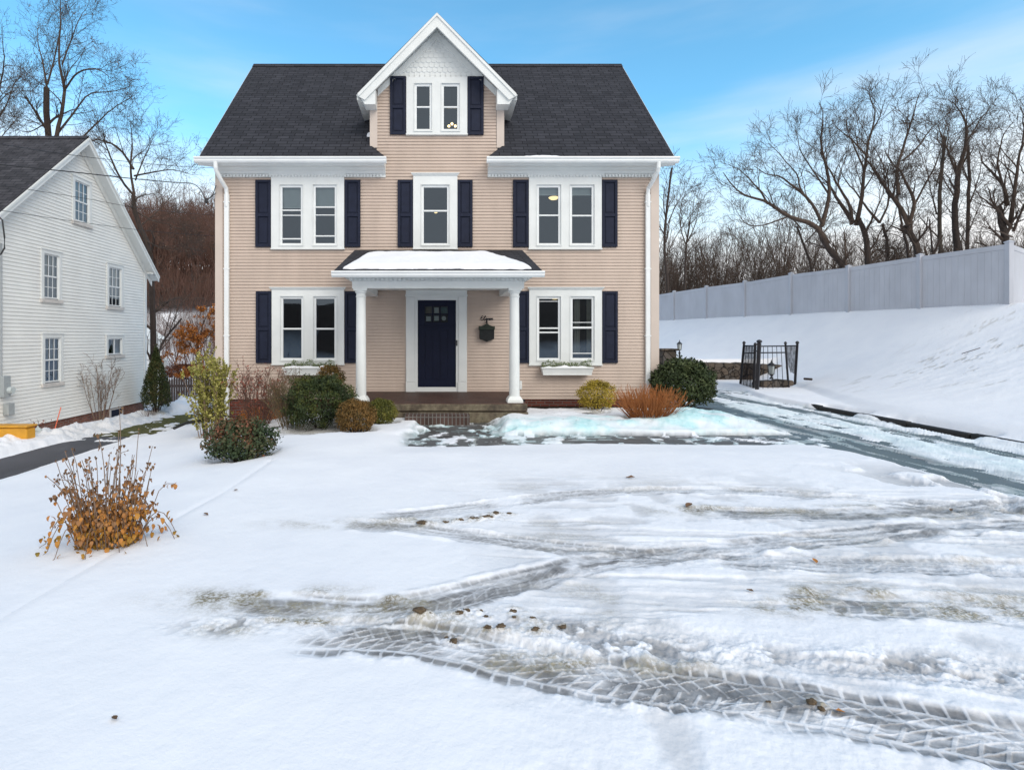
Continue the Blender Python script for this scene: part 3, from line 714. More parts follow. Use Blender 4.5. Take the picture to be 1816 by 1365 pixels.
# eaves: gutter, soffit, crown and frieze with dentils
for xa, xb, sgn in ((-5.71, -1.255, -1), (1.075, 5.54, 1)):
    mb = MB(); prof = [(12.60, 5.86), (12.47, 5.86), (12.465, 5.83), (12.49, 5.80), (12.49, 5.765), (12.52, 5.73), (12.60, 5.73)]
    mb.prism([(xa, y, z) for y, z in prof], [(xb, y, z) for y, z in prof])
    adopt(mb.build('gutter', M['gutterw']), house)
    mb = MB(); a, b = (max(xa + .42, XL + .0), xb - .06) if sgn < 0 else (xa + .06, min(xb - .42, XR - .0))
    prof = [(12.995, 5.95), (12.60, 5.85), (12.60, 5.73), (12.64, 5.70), (12.76, 5.69), (12.80, 5.66), (12.86, 5.64), (12.90, 5.60), (12.955, 5.585), (12.955, 5.52), (12.995, 5.52)]
    ia, ib = (XRL + .02, xb - .06) if sgn < 0 else (xa + .06, XRR - .02)
    mb.prism([(a if y > 12.7 else ia, y, z) for y, z in prof], [(b if y > 12.7 else ib, y, z) for y, z in prof])
    fr = adopt(mb.build('frieze_board', M['white']), house)
    dm_ = MB(); x = a + .02; cb_ = []
    while x < b - .06: cb_ += [(x, 5.57), (x, 5.518), (x + .045, 5.518), (x + .045, 5.57)]; x += .078
    cb_ += [(x - .033, 5.588), (a + .02, 5.588)]
    dm_.prism([(p, 12.954, q) for p, q in cb_][::-1], [(p, 12.920, q) for p, q in cb_][::-1])
    sub(dm_.build('dentil_moulding', M['white']), fr)
    eb = MB(); xo = xa + .03 if sgn < 0 else xb - .03; xi = XL - .0 if sgn < 0 else XR
    eb.prism([(xo, 12.60, 5.73), (xi, 12.60, 5.60), (xi, 12.60, 5.86), (xo, 12.60, 5.86)], [(xo, 13.4, 5.73), (xi, 13.4, 5.60), (xi, 13.4, 5.86), (xo, 13.4, 5.86)])
# downspouts
for xt, xb_, y_el in ((fx(396.5), fx(404), 0), (fx(1154), fx(1147), 0)):
    mb = MB()
    P_ = [(xt, 12.53, 5.75), (xt, 12.54, 5.62), (xt, 12.58, 5.55), ((xt + xb_) / 2, 12.74, 5.38), (xb_, 12.90, 5.24), (xb_, 12.93, 5.14), (xb_, 12.93, 4.8)]
    mb.tube(P_, .052, 8); mb.box(xb_ - .055, xb_ + .055, 12.90, 12.978, .18 if xt > 0 else -.30, 5.1)
    for z in (4.9, 3.3, 1.7): mb.box(xb_ - .075, xb_ + .075, 12.895, 12.977, z, z + .03)
    adopt(mb.build('downspout', M['gutterw'], bevel=.012), house)
# dormer -------------------------------------------------------------------------------------------
GY0, GH, GA = 12.60, 1.88, 9.26; GC = -.08; GE = GA - GH
dr_ = MB()
yb = lambda z: YE + (z - ZEv) / SL
for s in (-1, 1):
    e = (GC + s * GH, GY0, GE); a = (GC, GY0, GA); ab = (GC, yb(GA) + .1, GA); eb_ = (GC + s * GH, yb(GE) + .02, GE)
    P_ = [e, a, ab, eb_]
    if s > 0: P_ = P_[::-1]
    dr_.prism([(x + (0), y, z - .055) for x, y, z in P_], P_)
dro = adopt(dr_.build('dormer_roof', M['roof']), house)
mb = MB()
for s in (-1, 1):     # rake boards with the white box returns
    t = .205
    def P_(k, dz=0): return (GC + s * (GH - k), GE + k + dz)
    o1 = [(GC + s * GH, GE - .06), (GC, GA - .06), (GC, GA - .06 - t * 1.40), (GC + s * (GH - t * .95), GE - .06 - t * .95 * .55)]
    mb.prism([(x, GY0 - .02, z) for x, z in o1], [(x, GY0 + .03, z) for x, z in o1])
    o2 = [(GC + s * (GH - .03), GE - .03), (GC, GA - .03), (GC, GA - .10), (GC + s * (GH - .06), GE - .09)]
    mb.prism([(x, GY0 - .045, z) for x, z in o2], [(x, GY0 - .021, z) for x, z in o2])
    # eave fascia and soffit going back to the main roof
    xo = GC + s * (GH - .01); xi = APX + s * (fx(892) - APX) * 1.0
    z_b = GE - .06
    mb.prism([(xo, GY0 + .0, z_b), (xo, GY0, z_b - .10), (xi, GY0 + .30, fz(184)), (xi, GY0 + .30, z_b + .2)],
             [(xo, yb(z_b) + .1, z_b), (xo, yb(z_b - .1) + .1, z_b - .10), (xi, yb(z_b) + .1, fz(184)), (xi, yb(z_b) + .1, z_b + .2)])
    # box return
    rt = [(GC + s * (GH - .19), 7.13), (APX + s * (fx(879) - APX), 7.13), (APX + s * (fx(879) - APX), 7.13 + .40), (GC + s * (GH - .10), 7.26)]
    mb.prism([(x, GY0 + .031, z) for x, z in rt], [(x, 12.97, z) for x, z in rt])
    # sloping soffit under the rake overhang
    st = [(APX + s * (fx(879) - APX), 7.50), (GC, GA - .12), (GC, GA - .18), (APX + s * (fx(879) - APX), 7.42)]
    so = [(GC + s * 1.60, GE + .16), (GC, GA - .12), (GC, GA - .17), (GC + s * 1.60, GE + .11)]
    mb.prism([(x, GY0 + .031, z) for x, z in so], [(x, 13.02, z) for x, z in so])
    # inner frieze following the rake
    ii_ = [(GC + s * (fx(879) - APX), 7.64), (GC, GA - .24), (GC, GA - .42), (GC + s * (fx(879) - APX), 7.47)]
    mb.prism([(x, 12.965, z) for x, z in ii_], [(x, 12.99, z) for x, z in ii_])
adopt(mb.build('bargeboard', M['white']), house)
# scalloped shingles in the gable
mb = MB(); z = zd_top - .01; row = 0; wS = .125
mb.poly([(GC - 1.3, 12.999, zd_top), (GC + 1.3, 12.999, zd_top), (GC, 12.999, zd_top + 1.3)])
while z < GA - .45:
    hw_ = GA - .28 - z; x = GC - hw_ + (row % 2) * wS / 2 - wS
    while x < GC + hw_:
        if abs(x + wS / 2 - GC) < hw_ - wS * .45:
            n = 6; top = z + .16
            arc = [(x + wS / 2 - (wS / 2 - .002) * math.cos(math.pi * i / n), z + .045 - .045 * math.sin(math.pi * i / n)) for i in range(n + 1)]
            o_ = arc + [(x + wS - .002, top), (x + .002, top)]
            fr_ = [(a, 12.975 + (b - z) * .11, b) for a, b in o_]; bk_ = [(a, 12.990 + (b - z) * .03, b) for a, b in o_]
            mb.prism(bk_[::-1], fr_[::-1])
        x += wS
    z += .115; row += 1
adopt(mb.build('scalloped_shingles', M['white']), house)
# windows ------------------------------------------------------------------------------------------
def window(key, rails, blinds=(), curtains=()):
    w_ = WIN[key]; a, b, c, d = w_['case']; S = w_['sash']
    mb = MB(); yf = 12.945
    mb.box(fx(a), fx(S[0][0]), yf, 13.0, fz(d), fz(c)); mb.box(fx(S[-1][1]), fx(b), yf, 13.0, fz(d), fz(c))
    for p, q in zip(S[:-1], S[1:]): mb.box(fx(p[1]), fx(q[0]), yf, 13.0, fz(d), fz(c))
    for s in S:
        mb.box(fx(s[0]), fx(s[1]), yf, 13.0, fz(s[2]), fz(c)); mb.box(fx(s[0]), fx(s[1]), yf, 13.0, fz(d), fz(s[3]))
    win = adopt(mb.build('window', M['white']), house)
    mb = MB()
    if w_['cap']:
        x0, x1 = fx(a) , fx(b); z = fz(c)
        pr = [(0, 0), (-.01, 0), (-.035, .03), (-.05, .045), (-.05, .06), (0, .06)]
        e = lambda t: -t
        mb.prism([(x0 + p * 1, yf + p, z + q) for p, q in pr][::-1], [(x1 - p * 1, yf + p, z + q) for p, q in pr][::-1])
    mb.box(fx(a) - .012, fx(b) + .012, yf - .022, 12.999, fz(d) - .028, fz(d) - .001)
    for s in S:  # back band round each sash
        x0, x1, z0, z1 = fx(s[0]), fx(s[1]), fz(s[3]), fz(s[2]); r = .016
        mb.box(x0 - r, x0 - .001, yf - .012, yf - .001, z0 - r, z1 + r); mb.box(x1 + .001, x1 + r, yf - .012, yf - .001, z0 - r, z1 + r)
        mb.box(x0, x1, yf - .012, yf - .001, z1 + .001, z1 + r + .012); mb.box(x0 - r, x1 + r, yf - .022, yf - .001, z0 - r - .012, z0 - .001)
    sub(mb.build('window_trim', M['white']), win)
    for i, s in enumerate(S):
        x0, x1, z0, z1 = fx(s[0]), fx(s[1]), fz(s[3]), fz(s[2]); t = .055
        sm_ = MB(); y0 = 12.975
        sm_.box(x0, x0 + t, y0, 13.03, z0, z1); sm_.box(x1 - t, x1, y0, 13.03, z0, z1)
        sm_.box(x0 + t, x1 - t, y0, 13.03, z1 - t, z1); sm_.box(x0 + t, x1 - t, y0, 13.03, z0, z0 + t * .8)
        for (ry, th) in rails[i]: sm_.box(x0 + t, x1 - t, y0 - .008, 13.028, fz(ry) - th / 2, fz(ry) + th / 2)
        sub(sm_.build('sash', M['gutterw'], bevel=.004), win)
        ry = fz(rails[i][0][0])
        g1 = MB().poly([(x0 + t, 13.012, ry), (x1 - t, 13.012, ry), (x1 - t, 13.012, z1 - t), (x0 + t, 13.012, z1 - t)]).build('pane', M['glass']); sub(g1, win)
        g2 = MB().poly([(x0 + t, 13.002, z0 + t * .8), (x1 - t, 13.002, z0 + t * .8), (x1 - t, 13.002, ry), (x0 + t, 13.002, ry)]).build('pane', M['glass']); sub(g2, win)
        if i < len(blinds) and blinds[i]:
            bz = fz(blinds[i]); bm_ = MB(); z = z1 - t + .02
            while z > bz: bm_.prism([(x0 + .01, 13.07, z), (x0 + .01, 13.085, z - .022), (x0 + .01, 13.087, z - .020), (x0 + .01, 13.072, z + .002)], [(x1 - .01, 13.07, z), (x1 - .01, 13.085, z - .022), (x1 - .01, 13.087, z - .020), (x1 - .01, 13.072, z + .002)]); z -= .02
            bm_.box(x0 + .01, x1 - .01, 13.06, 13.09, bz - .035, bz - .01)
            sub(bm_.build('blind', M['blind']), win)
    for (cx0, cx1, cy0, cy1) in curtains:
        n = 28; V_ = []; 
        mb = MB()
        for i in range(n):
            xa_, xb_ = fx(cx0 + (cx1 - cx0) * i / n), fx(cx0 + (cx1 - cx0) * (i + 1) / n)
            ya_, yb_ = 13.14 + .02 * math.sin(i * 1.7), 13.14 + .02 * math.sin((i + 1) * 1.7)
            mb.poly([(xa_, ya_, fz(cy1)), (xb_, yb_, fz(cy1)), (xb_, yb_, fz(cy0)), (xa_, ya_, fz(cy0))])
        sub(mb.build('curtain', M['curtain'], smooth=True), win)
window('ul', [[(373.5, .03), (382.5, .022), (424, .03)], [(368, .03), (382, .022), (419, .03)]], blinds=(366, 363))
window('uc', [[(374.5, .038)]])
window('ur', [[(382.5, .035)], [(383, .035)]], blinds=(343, 343))
window('ll', [[(583, .04)], [(583, .04)]])
window('lr', [[(582, .035), (589.5, .035), (534.5, .014)], [(581, .045), (571.8, .016), (626.5, .02)]], curtains=((1020, 1031, 530, 628), (1043, 1052, 530, 628)))
window('dm', [[(191, .035)], [(191, .035)]])
# shutters -------------------------------------------------------------------------------------------
def shutter(a, b, c, d):
    x0, x1, z0, z1 = fx(a), fx(b), fz(d), fz(c); t = .062; zm = z0 + (z1 - z0) * .475
    mb = MB(); y0, y1 = 12.938, 12.99
    mb.box(x0, x0 + t, y0, y1, z0, z1); mb.box(x1 - t, x1, y0, y1, z0, z1)
    for p, q in ((z0, z0 + t * 1.1), (zm - t * .6, zm + t * .6), (z1 - t, z1)): mb.box(x0 + t, x1 - t, y0, y1, p, q)
    o = adopt(mb.build('shutter', M['navy'], bevel=.006), house)
    pn = MB()
    for p, q in ((z0 + t * 1.1, zm - t * .6), (zm + t * .6, z1 - t)):
        pn.box(x0 + t, x1 - t, 12.965, 12.99, p, q); pn.box(x0 + t + .03, x1 - t - .03, 12.952, 12.9645, p + .03, q - .03)
    sub(pn.build('shutter_panel', M['navy'], bevel=.008), o)
for a, b, c, d in ((454, 481.5, 320, 438.5), (611.8, 639.5, 320, 438.5), (705.5, 732.5, 320, 438.5), (811.5, 838, 320, 438.5), (909.5, 937, 320, 438.5), (1066.5, 1094, 320, 438.5),
                   (455, 482, 517, 643.5), (612, 640, 517, 643.5), (910, 937.5, 517, 643.5), (1067, 1094.5, 517, 643.5), (692, 720, 137, 240), (829, 857.5, 137.5, 240.5)):
    shutter(a, b, c, d)
# front door -----------------------------------------------------------------------------------------
mb = MB()
mb.box(fx(720), fx(741), 12.94, 13.0, fz(694), fz(512)); mb.box(fx(808.5), fx(828), 12.94, 13.0, fz(694), fz(512))
mb.box(fx(741), fx(808.5), 12.94, 13.0, fz(532.5), fz(512)); mb.box(fx(741), fx(808.5), 12.94, 13.0, fz(694), fz(686))
for a, b in ((721, 735.5), (813, 827)):
    mb.box(fx(a), fx(b), 12.918, 12.939, fz(676), fz(527)); mb.box(fx(a) - .012, fx(b) + .012, 12.905, 12.939, fz(694), fz(676.5))
mb.box(fx(719), fx(829), 12.90, 12.939, fz(526), fz(523)); mb.box(fx(720), fx(828), 12.92, 12.939, fz(523) + .001, fz(505))
adopt(mb.build('door_surround', M['white'], bevel=.004), house)
mb = MB(); x0, x1, z0, z1 = fx(741), fx(808.5), fz(686), fz(532.5)
wl, wr, wt, wb = fx(753.5), fx(794), fz(543), fz(571.5)
mb.box(x0, wl, 12.965, 13.0, z0, z1); mb.box(wr, x1, 12.965, 13.0, z0, z1); mb.box(wl, wr, 12.965, 13.0, wt, z1); mb.box(wl, wr, 12.965, 13.0, z0, wb)
cw = (wr - wl) / 3; ch = (wt - wb) / 2
for i in (1, 2): mb.box(wl + i * cw - .012, wl + i * cw + .012, 12.967, 12.995, wb, wt)
mb.box(wl, wr, 12.966, 12.996, wb + ch - .012, wb + ch + .012)
for k in range(3):   # planked lower panel
    mb.box(fx(753.5) + k * cw + .015, fx(753.5) + (k + 1) * cw - .015, 12.957, 12.9645, fz(672), fz(585))
mb.box(x0 + .02, x1 - .02, 12.952, 12.9645, fz(579.5), fz(576.5))
door = adopt(mb.build('front_door', M['doornavy'], bevel=.004), house)
sub(MB().poly([(wl, 12.99, wb), (wr, 12.99, wb), (wr, 12.99, wt), (wl, 12.99, wt)]).build('door_glass', M['glass']), door)
for q_ in ((wl + cw + .04, wl + 2 * cw - .03, 13.03, 13.035, wb + ch + .03, wt - .03), (wl + cw + .04, wl + 2 * cw - .03, 13.03, 13.035, wb + .04, wb + ch - .04), (wl + .03, wl + cw - .04, 13.03, 13.035, wb + .03, wb + ch - .05)):
    sub(MB().box(*q_).build('paper_in_door', M['paper']), door)
pp = MB()
pp.prism([(wl + 2.5 * cw + .055 * math.cos(i), 13.03, wb + ch / 2 + .055 * math.sin(i)) for i in np.arange(12) * math.pi / 6], [(wl + 2.5 * cw + .055 * math.cos(i), 13.035, wb + ch / 2 + .055 * math.sin(i)) for i in np.arange(12) * math.pi / 6])
sub(pp.build('paper_in_door', M['paper']), door)
pp = MB().box(wl + .02, wl + cw - .02, 13.03, 13.035, wb + ch + .02, wt - .02); sub(pp.build('paper_in_door', M['brownglass']), door)
pp = MB().box(wl + 2 * cw + .02, wr - .01, 13.03, 13.035, wb + ch + .02, wt - .02); sub(pp.build('paper_in_door', M['tealglass']), door)
mb = MB().box(fx(808.8), fx(811), 12.915, 12.9385, fz(613), fz(603)); mb.tube([(fx(810), 12.91, fz(605)), (fx(810), 12.88, fz(606)), (fx(806), 12.88, fz(606.5))], .009, 8)
sub(mb.build('handle', M['iron']), door)
# porch: floor, steps, columns, entablature, roof -------------------------------------------------------
pf = MB(); pf.box(-1.83, 1.70, 10.62, 12.995, .22, .376)
po = adopt(pf.build('porch_floor', M['pavers'], bevel=.008), house)
pb = MB().box(-1.86, 1.73, 10.60, 12.99, -.3, .21); sub(pb.build('porch_base', M['concrete'], bevel=.02), po)
pe = MB(); pe.box(-1.84, 1.71, 10.585, 10.619, .235, .368); sub(pe.build('porch_edge', M['concrete'], bevel=.01), po)
stp = MB().box(-.68, .56, 10.27, 10.584, -.2, .20); st_o = adopt(stp.build('step', M['stepbrick'], bevel=.012), house)
cl_ = []
for cxp in (640.3, 912.3):
    xc = (cxp - CX) / (FPX / 10.88); mb = MB(); c = (xc, 10.88, .376)
    mb.lathe(c, [(.105, .10), (.104, .6), (.100, 1.2), (.094, 2.08), (.094, 2.10), (.104, 2.115), (.104, 2.13), (.094, 2.14), (.094, 2.18), (.115, 2.205), (.125, 2.24)], 28)
    mb.prism([(xc - .155, 10.725, .3765), (xc + .155, 10.725, .3765), (xc + .155, 11.035, .3765), (xc - .155, 11.035, .3765)], [(xc - .15, 10.73, .43), (xc + .15, 10.73, .43), (xc + .15, 11.03, .43), (xc - .15, 11.03, .43)])
    mb.prism([(xc - .15, 10.73, .43), (xc + .15, 10.73, .43), (xc + .15, 11.03, .43), (xc - .15, 11.03, .43)], [(xc - .107, 10.773, .50), (xc + .107, 10.773, .50), (xc + .107, 10.987, .50), (xc - .107, 10.987, .50)])
    mb.box(xc - .135, xc + .135, 10.745, 11.015, 2.615, 2.655)
    adopt(mb.build('column', M['white'], smooth=False), house)
mb = MB()
zb_, zt_ = 2.655, 2.80
mb.box(-1.76, 1.67, 10.75, 11.01, zb_, zt_); mb.box(-1.76, -1.50, 11.01, 12.93, zb_, zt_); mb.box(1.41, 1.67, 11.01, 12.93, zb_, zt_)
mb.box(-1.80, 1.71, 10.70, 12.935, zt_ + .001, zt_ + .05)
mb.box(-1.84, 1.75, 10.64, 12.935, zt_ + .051, zt_ + .09)
x = -1.79
while x < 1.68: mb.box(x, x + .05, 10.66, 10.70, zt_ + .0, zt_ + .05); x += .088
ent = adopt(mb.build('porch_beam', M['white'], bevel=.004), house)
mb = MB(); mb.box(-1.95, 1.87, 10.42, 12.935, 2.893, 2.93); sub(mb.build('porch_ceiling', M['white']), ent)
pr = MB(); A = [(-2.06, 10.42, 2.965), (1.97, 10.42, 2.965), (1.97, 12.97, 3.77), (-2.06, 12.97, 3.77)]
pr.prism([(x, y, z - .05) for x, y, z in A], A)
pr.prism([(-2.0, 10.5, 2.935), (-2.0, 12.96, 3.66), (-2.0, 12.96, 2.935)], [(1.92, 10.5, 2.935), (1.92, 12.96, 3.66), (1.92, 12.96, 2.935)])
pro = adopt(pr.build('porch_roof', M['roof']), house)
mb = MB(); prof = [(10.42, 2.95), (10.31, 2.95), (10.305, 2.925), (10.33, 2.90), (10.33, 2.87), (10.36, 2.835), (10.42, 2.835)]
mb.prism([(-2.09, y, z) for y, z in prof], [(2.0, y, z) for y, z in prof]); adopt(mb.build('gutter', M['gutterw']), house)
# snow lying on the porch roof
nxs, nys = 220, 60
U, V = np.meshgrid(np.linspace(0, 1, nxs), np.linspace(0, 1, nys))
yl = 10.58 + .16 * fbm(U * 18, U * 0, 5) ; yh = 12.35 + .1 * fbm(U * 4, U * 0 + 5, 3) - .75 * sm(.82, 1, U) * 1.0 - .25 * sm(.10, 0, U)
xl = -1.93 + .22 * V ; xr = 1.80 - .30 * sm(.1, 1, V) - .0
XX = xl + (xr - xl) * U; YY = yl + (yh - yl) * V
edge = np.minimum(np.minimum(U, 1 - U) * 3.6, np.minimum(V, 1 - V) * 2.0)
TH = .105 * np.sqrt(np.clip(edge / .14, 0, 1)) * (1 + .4 * fbm(XX * 2, YY * 2, 3)) + .01 * fbm(XX * 9, YY * 9, 3) * sm(0, .1, edge)
ZZ = 2.965 + (YY - 10.42) * (.805 / 2.55) - .012 + TH
ii = np.arange(XX.size).reshape(XX.shape); Fq = np.stack([ii[:-1, :-1], ii[:-1, 1:], ii[1:, 1:], ii[1:, :-1]], -1).reshape(-1, 4)
zr = np.zeros(XX.size)
tag(npmesh('roof_snow', np.stack([XX, YY, ZZ], -1).reshape(-1, 3), Fq, M['snow'], smooth=True, attrs={'slush': zr, 'blue': zr, 'dirt': zr}),
    'thick white snow slab lying on the porch roof above the front door', 'snow')
def snowpatch(label, x0, x1, y0, y1, zf, th):
    U, V = np.meshgrid(np.linspace(0, 1, 40), np.linspace(0, 1, 14)); XX = x0 + (x1 - x0) * U; YY = y0 + (y1 - y0) * V
    q = np.sqrt(np.clip(1 - (2 * U - 1) ** 2, 0, 1)) * np.sqrt(np.clip(1 - (2 * V - 1) ** 2, 0, 1))
    ZZ = zf(YY) - .02 + (th + .02) * q * (1 + .8 * fbm(XX * 6, YY * 6, 3)); ii = np.arange(XX.size).reshape(XX.shape)
    Fq = np.stack([ii[:-1, :-1], ii[:-1, 1:], ii[1:, 1:], ii[1:, :-1]], -1).reshape(-1, 4); z_ = np.zeros(XX.size)
    tag(npmesh('roof_snow', np.stack([XX, YY, ZZ], -1).reshape(-1, 3), Fq, M['snow'], smooth=True, attrs={'slush': z_, 'blue': z_, 'dirt': z_}), label, 'snow')
snowpatch('thin line of snow left in the right gutter above the upper right window', 1.7, 3.1, 12.50, 12.66, lambda y: 5.855 + 0 * y, .05)
snowpatch('small snow scrap on the roof slope left of the dormer', -1.82, -1.60, 13.27, 13.42, zz, .05)
# lamps that are switched on
ch_ = empty('chandelier', (fx(801), 13.5, 6.6), 'lit chandelier with three round globes behind the right dormer pane', 'chandelier')
for p, q in ((796, 224), (801.5, 220), (807.5, 224)):
    s = (13.5 / 13.0); x_, y_, z_ = px(p, q, 13.5)
    adopt(MB().lathe((x_, y_, z_), [(.006, -.035), (.024, -.026), (.035, 0), (.024, .026), (.006, .035)], 12).build('globe', M['bulb'], smooth=True), ch_)
x_, y_, z_ = px(801.5, 224, 13.5)
adopt(MB().tube([(x_ - .10, y_, z_ - .03), (x_, y_, z_ - .07), (x_ + .10, y_, z_ - .03)], .008).tube([(x_, y_, z_ - .07), (x_, y_, z_ + 1.0)], .006).build('arm', M['iron']), ch_)
def ceil_lamp(x, y, Y, r, label):
    c = px(x, y, Y); o = empty('ceiling_light', c, label, 'lamp')
    adopt(MB().lathe(c, [(r * .1, -r * .42), (r * .6, -r * .36), (r * .92, -r * .12), (r, 0), (r * .95, r * .05)], 20).build('lamp_shade', M['bulb2'], smooth=True), o)
    adopt(MB().lathe((c[0], c[1], c[2] + r * .06), [(r * .5, 0), (r * .5, r * .2)], 16).build('mount', M['white']), o)
ceil_lamp(982, 350.5, 14.6, .14, 'lit yellow dome ceiling light behind the upper right window')
ceil_lamp(773, 377, 15.5, .05, 'tiny lit lamp behind the middle upstairs window')
ceil_lamp(984, 528, 14.4, .11, 'lit ceiling light behind the top of the lower right window')
# wall-hung letter box and script number
lb = empty('mailbox', (fx(862.5), 12.9, fz(606)), 'dark bronze wall mailbox with pointed lid right of the front door', 'mailbox')
def outl(pts, y0, y1): return [(fx(a), y1, fz(b)) for a, b in pts], [(fx(a), y0, fz(b)) for a, b in pts]
bd = [(850, 582), (875.5, 582), (875.5, 601), (867, 604), (862.5, 606), (858, 604), (850, 601)]
a_, b_ = outl(bd, 12.86, 12.978); adopt(MB().prism(a_[::-1], b_[::-1]).build('box', M['verdigris'], bevel=.008), lb)
ld = [(848.5, 578.5), (852, 579), (859, 576), (862.5, 573), (866, 576), (873, 579), (876.5, 578.5), (876.5, 585), (848.5, 585)]
a_, b_ = outl(ld, 12.83, 12.975); adopt(MB().prism(a_[::-1], b_[::-1]).build('lid', M['verdroof'], bevel=.006), lb)
adopt(MB().lathe((fx(862.5), 12.93, fz(573)), [(.012, 0), (.028, .02), (.012, .045), (.022, .06), (.004, .075)], 12).build('finial', M['verdigris'], smooth=True), lb)
ink = []
ink.append([(.12, .95), (.06, 1.0), (.01, .9), (.03, .72), (.11, .58), (.02, .48), (-.02, .25), (.03, .05), (.12, .0), (.22, .15), (.30, .5), (.37, .92), (.35, 1.0), (.31, .9), (.28, .4), (.30, .05), (.36, .0), (.43, .12), (.50, .32), (.52, .42), (.47, .42), (.44, .2), (.48, .02), (.54, .05), (.60, .4), (.615, .12), (.635, .02), (.68, .15), (.70, .4), (.74, .34), (.79, .22), (.86, .36), (.84, .44), (.80, .38), (.78, .15), (.83, .01), (.90, .12), (.95, .42), (.96, .02), (1.0, .34), (1.06, .42), (1.08, .2), (1.10, .02), (1.16, .12)])
mb = MB()
for s_ in ink:
    P_ = spline([(a, b) for a, b in s_], 5); mb.tube([(fx(852) + a * .262 + b * .03, 12.965, fz(567.5) + b * .098) for a, b in P_], .0085, 6)
tag(mb.build('house_number', M['iron']), 'small black script lettering reading Eleven above the mailbox', 'sign')
tag(MB().box(fx(921), fx(925), 12.93, 12.985, fz(690), fz(675)).build('outlet_cover', M['white'], bevel=.006), 'small white outdoor outlet cover right of the porch column', 'outlet')
# window boxes
def winbox(x0, x1, y0, y1, label, snowy):
    wbx = empty('window_box', (fx((x0 + x1) / 2), 12.8, fz(y1)), label, 'planter', 'white window boxes')
    Y0 = 12.72; sc_ = FPX / Y0; f = lambda p: (p - CX) / sc_; h = lambda p: CAMZ + (CY - p) / sc_
    t = .02
    mb = MB(); A = [(f(x0), Y0, h(y0)), (f(x1), Y0, h(y0)), (f(x1), 12.94, h(y0)), (f(x0), 12.94, h(y0))]
    B = [(f(x0 + 3), Y0 + .04, h(y1)), (f(x1 - 3), Y0 + .04, h(y1)), (f(x1 - 3), 12.93, h(y1)), (f(x0 + 3), 12.93, h(y1))]
    mb.prism(B, A); adopt(mb.build('box', M['white'], bevel=.006), wbx)
    mb = MB().box(f(x0) - .01, f(x1) + .01, Y0 - .014, Y0 + .0, h(y0) - .03, h(y0) + .004); mb.box(f(x0 + 3) - .005, f(x1 - 3) + .005, Y0 + .02, Y0 + .035, h(y1) - .005, h(y1) + .015)
    adopt(mb.build('rim', M['white'], bevel=.004), wbx)
    n = 1500; r_ = np.random.RandomState(int(x0)); cxs = f(x0) + .02 + (f(x1) - f(x0) - .04) * r_.rand(n)
    cen = np.stack([cxs, Y0 + .02 + .18 * r_.rand(n), h(y0) - .005 + .15 * r_.rand(n) ** 1.3 * (.6 + .8 * vnoise(cxs * 14, cxs * 0))], 1)
    V_, F_, v_ = leafcards(cen, r_, .028, .55); adopt(npmesh('greenery', V_, F_, M['wgreen'], var=v_), wbx)
    if snowy:
        U, V = np.meshgrid(np.linspace(0, 1, 50), np.linspace(0, 1, 8)); XX = f(x0) + (f(x1) - f(x0)) * U; YY = Y0 - .01 + .08 * V
        ZZ = h(y0) - .02 + .055 * np.sin(np.pi * U) ** .3 * np.sin(np.pi * np.clip(V, .02, .98)) ** .5 * (1 + 1.2 * fbm(U * 9, U * 0 + x0, 3)); ii = np.arange(XX.size).reshape(XX.shape)
        Fq = np.stack([ii[:-1, :-1], ii[:-1, 1:], ii[1:, 1:], ii[1:, :-1]], -1).reshape(-1, 4); z_ = np.zeros(XX.size)
        adopt(npmesh('snow', np.stack([XX, YY, ZZ], -1).reshape(-1, 3), Fq, M['snow'], smooth=True, attrs={'slush': z_, 'blue': z_, 'dirt': z_}), wbx)
def leafcards(cen, r_, size, asp=.5, out=None, updir=None):
    n = len(cen); d = r_.randn(n, 3)
    if out is not None: d = d * .75 + out
    d /= np.linalg.norm(d, axis=1, keepdims=True) + 1e-9
    t = r_.randn(n, 3)
    if updir is not None: t = t * .6 + updir
    t -= d * (t * d).sum(1, keepdims=True) * .9; t /= np.linalg.norm(t, axis=1, keepdims=True) + 1e-9
    b = np.cross(d, t); b /= np.linalg.norm(b, axis=1, keepdims=True) + 1e-9
    s = (size * (.6 + .8 * r_.rand(n)))[:, None]
    V = np.stack([cen - t * s * .5, cen + b * s * asp * .5, cen + t * s * .5, cen - b * s * asp * .5], 1).reshape(-1, 3)
    return V, np.arange(n * 4).reshape(n, 4), r_.rand(n)
M['wgreen'] = leafmat('planter_green', [(0, (.05, .09, .03)), (.6, (.13, .18, .06)), (1, (.25, .27, .12))])
winbox(961, 1053, 651.5, 665, 'white window box with green sprigs under the lower right window', True)
winbox(501, 593, 651.5, 665, 'white window box partly hidden by shrubs under the lower left window', True)
# ------------------------------------------------------------------ neighbour's house (its gable wall stands in the plane X=-10.9)
NX = -10.9
def ny_(p, X=NX): return FPX * X / (p - CX)
def nz_(y, Y): return CAMZ + (CY - y) / FPX * Y
nh = empty('neighbour_house', (NX, 16.2, -1.1), 'white clapboard neighbouring house with grey shingle roof and steep gable', 'house')
NA, NE0, NE1 = 16.25, 12.55, 19.95
zap = 7.55; nsl = (zap - 4.15) / 3.7
def ext_n(z):
    if z < 4.15: return (NE0, NE1)
    h = (zap - z) / nsl
    return (NA - h, NA + h) if h > .08 else None
mapn = lambda s, z, d: (NX + d, s, z)
NW = [(ny_(131), ny_(156.5), 5.17, 6.37, 2), (ny_(76), ny_(103), 2.76, 3.99, 2), (ny_(191.5), ny_(213.5), 2.72, 4.0, 2), (ny_(77.5), ny_(105.5), .43, 1.67, 2), (ny_(190), ny_(214.5), 1.11, 1.64, 1)]
nholes = [(a, b, c, d) for a, b, c, d, e in NW]
